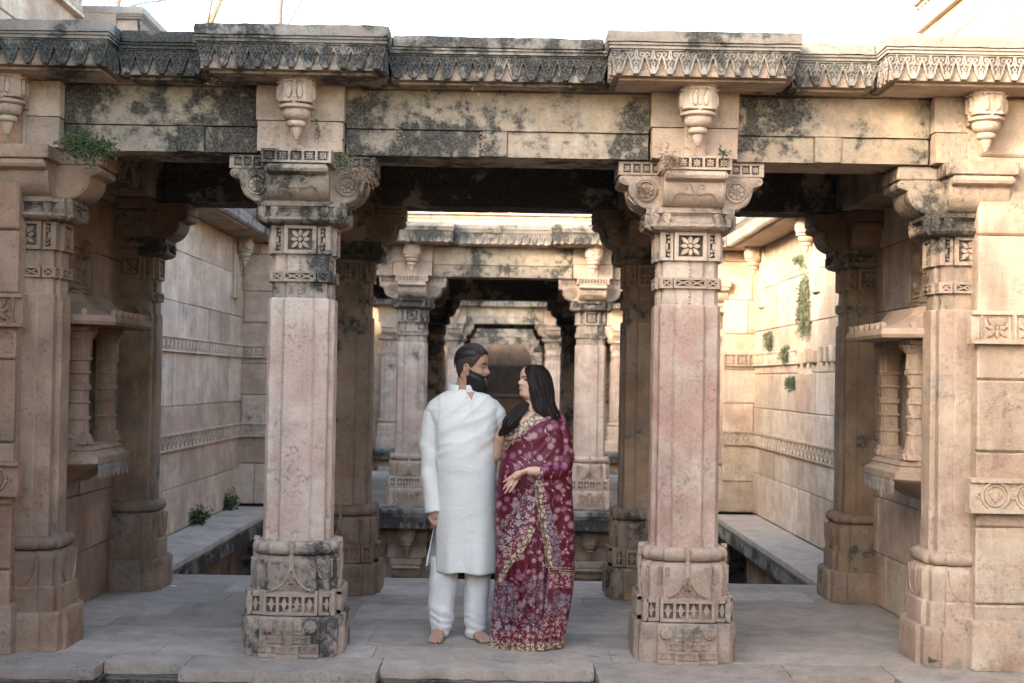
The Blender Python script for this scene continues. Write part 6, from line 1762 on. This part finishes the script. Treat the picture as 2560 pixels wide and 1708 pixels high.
# drape over the torso and the bent arm
db = MB()
rows = [(1034, 1296, 1398, 0.050, 0.085), (1044, 1276, 1405, 0.092, 0.090), (1062, 1264, 1409, 0.115, 0.095), (1090, 1258, 1414, 0.128, 0.10), (1120, 1258, 1418, 0.128, 0.105), (1150, 1254, 1424, 0.135, 0.115), (1180, 1247, 1429, 0.165, 0.125), (1215, 1242, 1430, 0.160, 0.135), (1260, 1240, 1428, 0.160, 0.14), (1300, 1240, 1420, 0.162, 0.14)]
db.loft([px_ring(YW, py, a, b, f, k_, 60) for py, a, b, f, k_ in rows])
db.tube([B(1386, 1040, 0.0), B(1404, 1090, -0.01), B(1412, 1150, -0.03), B(1405, 1182, -0.07), B(1375, 1186, -0.16), B(1345, 1180, -0.200)], [0.052, 0.056, 0.056, 0.054, 0.045, 0.040], 20)
dm = remesh(db, 0.0055, 4, 0.5)
def dfold(p, n):
    u = (p.x - wom.location.x) * 0.80 + (p.z - 1.2) * -0.62
    v = (p.x - wom.location.x) * 0.62 + (p.z - 1.2) * 0.80
    d = 0.0050 * ridge(noise.noise(Vector((u * 17, v * 3.2, 4.0))) * 0.9) + 0.004 * noise.noise(Vector((u * 22, v * 4, p.y * 6)))
    return d
folds(dm, dfold)
do = part('saree_drape', dm, 'saree_cloth', wom, label='burgundy silk drape with pale flowers over the shoulder')
# skirt with pleats
sb = MB(); rings = []
rows = [(1190, 1246, 1400, 0.13, 0.13), (1240, 1240, 1405, 0.150, 0.14), (1300, 1239, 1408, 0.160, 0.145), (1360, 1240, 1406, 0.158, 0.15), (1430, 1240, 1402, 0.155, 0.155), (1500, 1236, 1400, 0.156, 0.16), (1560, 1230, 1400, 0.165, 0.165), (1600, 1226, 1402, 0.175, 0.17), (1621, 1224, 1404, 0.182, 0.17)]
NP = 420
for i in range(len(rows) - 1):
    for s in range(6):
        q = s / 6; row = [a + (b - a) * q for a, b in zip(rows[i], rows[i + 1])]
        rg = px_ring(YW, *row, n=NP, pf=0.95)
        amp = 0.0 if row[0] < 1330 else 0.016 * min(1, (row[0] - 1330) / 150)
        c = sum(rg, Vector()) / NP
        for k in range(NP):
            th = 2 * PI * k / NP; thn = th if th < PI else th - 2 * PI
            w = math.exp(-((thn + 0.55) / 0.75) ** 2)
            fr = (thn * 3.9 + 0.10 * math.sin(row[0] * 0.012) + 0.22 * noise.noise(Vector((thn * 2, row[0] * 0.005, 0)))) % 1.0
            wav = (fr / 0.78 if fr < 0.78 else (1 - fr) / 0.22) * 2 - 1
            d_ = rg[k] - c; d_.z = 0; d_.normalize()
            rg[k] = rg[k] + d_ * (amp * wav * (0.25 + 0.9 * w) + 0.004 * noise.noise(Vector((thn * 6, row[0] * 0.008, 3))))
        rings.append(rg)
for p in rings[-1]: p.z = max(p.z, 0.006)
sb.loft(rings)
so = part('saree_skirt', sb, 'saree_skirt_cloth', wom, label='pleated lower part of the burgundy saree')
# loose end hanging from the arm to the floor
pb = MB(); rings = []
rows = [(1172, 1336, 1429, 0.205), (1200, 1338, 1431, 0.205), (1240, 1344, 1433, 0.196), (1290, 1352, 1436, 0.190), (1350, 1363, 1437, 0.186), (1420, 1368, 1437, 0.182), (1480, 1364, 1432, 0.180), (1540, 1353, 1422, 0.184), (1590, 1342, 1412, 0.192), (1617, 1338, 1407, 0.198)]
n = 46
for i in range(len(rows) - 1):
    for s in range(7):
        q = s / 7; py, xb, xr, f = [a + (b - a) * q for a, b in zip(rows[i], rows[i + 1])]
        ring_ = []
        for side in (0, 1):
            for k in range(n + 1):
                v = k / n if side == 0 else 1 - k / n
                a = v * R(150)
                e = 0.0 if side == 0 else 0.009
                x0 = B(xb, py).x; x1 = B(xr, py).x; z = B(xb, py).z
                x = x0 + (x1 - x0 - e) * (math.sin(min(a, PI / 2)) if a < PI / 2 else 1 - 0.55 * (1 - math.sin(a)))
                y = YW - (f - e) * math.cos(a) * (1.0 if a < PI / 2 else 0.75)
                fold = 0.014 * math.sin(v * 17 + 1.0 + 0.5 * math.sin(py * 0.01)) * min(1, (py - 1165) / 120) * math.sin(PI * min(1, v * 1.15)) ** 0.5 + 0.004 * noise.noise(Vector((v * 7, py * 0.012, 2)))
                ring_.append(Vector((x + fold * math.sin(a), y - fold * math.cos(min(a, PI)), max(z, 0.008))))
        rings.append(ring_)
pb.loft(rings)
po = part('saree_pallu', pb, 'saree_pallu_cloth', wom, label='loose flowered end of the saree hanging from the forearm')
allb = bvh_of([do, so, po])
S_ = lambda pts, w, mat, nm, **k: drape_strip(allb, pts, w, mat, nm, wom, YW, **k)
bd = bvh_of([do])
# blouse and bare neckline
drape_strip(bd, [(1318, 1030), (1322, 1042), (1312, 1052), (1302, 1060)], 20, 'skin_woman', 'bare_neckline', wom, YW, off=0.0035, n=14, hw1=5)
drape_strip(bd, [(1290, 1042), (1279, 1064), (1268, 1092)], 13, 'border_gold', 'blouse', wom, YW, off=0.005, n=16, hw1=6)
drape_strip(bd, [(1392, 1029), (1365, 1033), (1340, 1043), (1316, 1060), (1292, 1080), (1272, 1098), (1263, 1118)], 10.5, 'border_gold', 'gold_border', wom, YW, off=0.007, n=60, hw1=8)
drape_strip(bd, [(1394, 1040), (1368, 1044), (1345, 1054), (1322, 1071), (1300, 1090), (1278, 1110)], 4.0, 'border_redwhite', 'beaded_edge', wom, YW, off=0.0062, n=60)
S_([(1338, 1167), (1342, 1200), (1347, 1240), (1354, 1280), (1362, 1330), (1370, 1380), (1373, 1420)], 8.5, 'border_gold', 'gold_border', off=0.006, n=80)
S_([(1352, 1172), (1356, 1215), (1362, 1255)], 5.0, 'border_redwhite', 'beaded_edge', off=0.005, n=40)
S_([(1366, 1262), (1377, 1310), (1388, 1350), (1390, 1400), (1392, 1425)], 8.0, 'border_painted', 'painted_band', off=0.005, n=60, hw1=14)
sk = bvh_of([so, po])
K_ = lambda pts, w, mat, nm, **k: drape_strip(sk, pts, w, mat, nm, wom, YW, **k)
K_([(1332, 1318), (1320, 1348), (1296, 1382), (1272, 1410), (1254, 1438), (1247, 1462)], 7.5, 'border_gold', 'gold_border', off=0.008, n=60)
K_([(1332, 1290), (1312, 1328), (1286, 1360), (1262, 1388), (1246, 1412)], 12.0, 'border_redwhite', 'beaded_edge', off=0.006, n=60)
S_([(1330, 1240), (1312, 1282), (1290, 1318), (1264, 1350), (1246, 1372)], 15.0, 'border_rings', 'ring_band', off=0.006, n=60)
S_([(1320, 1226), (1300, 1262), (1276, 1292), (1252, 1322)], 5.0, 'border_painted', 'painted_band', off=0.006, n=50)
P_ = bvh_of([po])
Q_ = lambda pts, w, mat, nm, **k: drape_strip(P_, pts, w, mat, nm, wom, YW, **k)
Q_([(1366, 1412), (1363, 1470), (1356, 1530), (1347, 1592)], 8.0, 'border_redwhite', 'beaded_edge', off=0.005, n=60)
for k in range(3): Q_([(1372, 1419 + k * 6), (1400, 1419 + k * 6), (1436, 1421 + k * 6)], 0.9, 'border_gold', 'stripe', off=0.0065, n=30, across=2)
# necklace and ring
nm_ = MB(); c = B(1333, 1024, 0.0)
nm_.tube([c + Vector((0.054 * math.sin(a), -0.052 * math.cos(a), -0.010 * math.cos(a) + 0.004)) for a in [2 * PI * k / 40 for k in range(41)]], 0.0020, 6)
part('necklace', nm_, 'gold', wom)
part('ring', MB().ball(B(1279, 1212, hy - 0.012), 0.005, 10, 8), 'button', wom)

# hair: a curtain behind the cheek and a long lock over the other shoulder
HA = [(911, 1330, 1346, 0.030, 0.03), (914, 1320, 1354, 0.060, 0.05), (920, 1314, 1362, 0.076, 0.068), (930, 1311, 1370, 0.085, 0.08), (944, 1311, 1376, 0.083, 0.09), (960, 1315, 1380, 0.085, 0.095), (978, 1321, 1382, 0.084, 0.098), (996, 1327, 1382, 0.082, 0.10), (1014, 1333, 1385, 0.090, 0.105), (1030, 1340, 1393, 0.100, 0.11), (1046, 1356, 1402, 0.098, 0.115)]
def ringA(py, th, e=0.0):
    a = interp(HA, py); xl, xr, f, b = a
    pa = B(xl, py, 0.01); pb_ = B(xr, py, 0.01); c = (pa + pb_) / 2; w = (pb_ - pa).length / 2 + e
    sn, cs = math.sin(th), math.cos(th)
    pf = 0.62 if (sn < 0 and cs > 0) else 0.9
    return c + Vector((w * math.copysign(abs(sn) ** pf, sn), -((f if cs > 0 else b) + e) * math.copysign(abs(cs) ** pf, cs), 0))
hm = MB(); rings = []
for i in range(45):
    py = 911 + 131 * i / 44
    rings.append([ringA(py, 2 * PI * k / 60, -0.003 + 0.002 * math.sin(k * 1.7 + i * 0.1)) for k in range(60)])
hm.loft(rings)
part('hair', hm, 'hair_dark_brown', wom)
cur = []
for i in range(2600):
    th = r.uniform(-PI, PI); ph = r.uniform(0, 6.28); c = []
    p0 = r.uniform(911.5, 935) if r.random() < 0.75 else r.uniform(935, 1000); p1 = r.uniform(1015, 1052)
    e0 = r.uniform(-0.003, 0.005)
    clump = math.floor(th * 5) * 1.7
    for k in range(13):
        q = k / 12; py = p0 + (p1 - p0) * q
        t2 = th + 0.16 * q * math.sin(q * 7 + clump) + 0.03 * math.sin(q * 14 + ph)
        c.append(ringA(py, t2, e0 + 0.004 * (1 - q) + 0.010 * q * q * math.sin(q * 8 + clump) + 0.004 * q * math.sin(q * 11 + ph)))
    cur.append(c)
# wavy lock made of many smaller tresses
LB = [(1332, 992, 0.03, 0.018), (1316, 1006, -0.01, 0.030), (1300, 1020, -0.045, 0.044), (1286, 1038, -0.085, 0.052), (1275, 1058, -0.115, 0.050), (1264, 1077, -0.130, 0.040), (1253, 1094, -0.135, 0.028)]
lp = [B(x, y, d) for x, y, d, r_ in LB]
def lockpt(q, a, rr, wv):
    j = min(5, int(q)); f = q - j
    p = lp[j].lerp(lp[j + 1], f); rad = (LB[j][3] + (LB[j + 1][3] - LB[j][3]) * f) * rr
    return p + Vector((math.cos(a) * rad, math.sin(a) * rad * 0.55, math.cos(a) * rad * 0.35 + math.sin(a) * rad * 0.2)) + Vector((0.009, 0.002, 0.003)) * math.sin(q * 2.7 + wv) * min(1, q / 2)
for tr in range(26):
    a = 2 * PI * tr / 26 + r.uniform(-0.2, 0.2); rr = r.uniform(0.3, 0.95) if tr % 3 else r.uniform(0.7, 1.0); wv = r.uniform(0, 6.28) * 0.6
    q1 = r.uniform(4.8, 6.0); n_ = 16
    axis = [lockpt(q1 * k / n_, a, rr, wv) for k in range(n_ + 1)]
    m = MB(); m.tube(axis, [0.0075 * (1 if k < n_ - 4 else (n_ - k) / 4.0 * 0.9 + 0.1) for k in range(n_ + 1)], 8)
    part('tress', m, 'hair_dark_brown', wom)
    for s2 in range(32):
        aa = r.uniform(0, 6.28); r2 = r.uniform(0.7, 1.25); ph = r.uniform(0, 6.28)
        cur.append([axis[k] + Vector((math.cos(aa + k * 0.12), math.sin(aa + k * 0.12), math.sin(aa) * 0.4)) * 0.0078 * r2 * (1 if k < n_ - 3 else 1.2 - 0.25 * (k - n_ + 3)) + Vector((0.002 * math.sin(k * 0.7 + ph), 0, 0)) for k in range(n_ + 1)])
for i in range(90):
    th = r.uniform(-0.9, 1.9); py0 = r.uniform(930, 1000); c = []
    for k in range(7): c.append(ringA(min(1046, py0 + k * 8), th + 0.04 * k, 0.003 + 0.0022 * k * r.uniform(0.2, 1)))
    cur.append(c)
sm = MB(); strand_tubes(sm, cur, 0.0013); o = part('hair_strand', sm, 'hair_dark_brown', wom); o['kind'] = 'stuff'
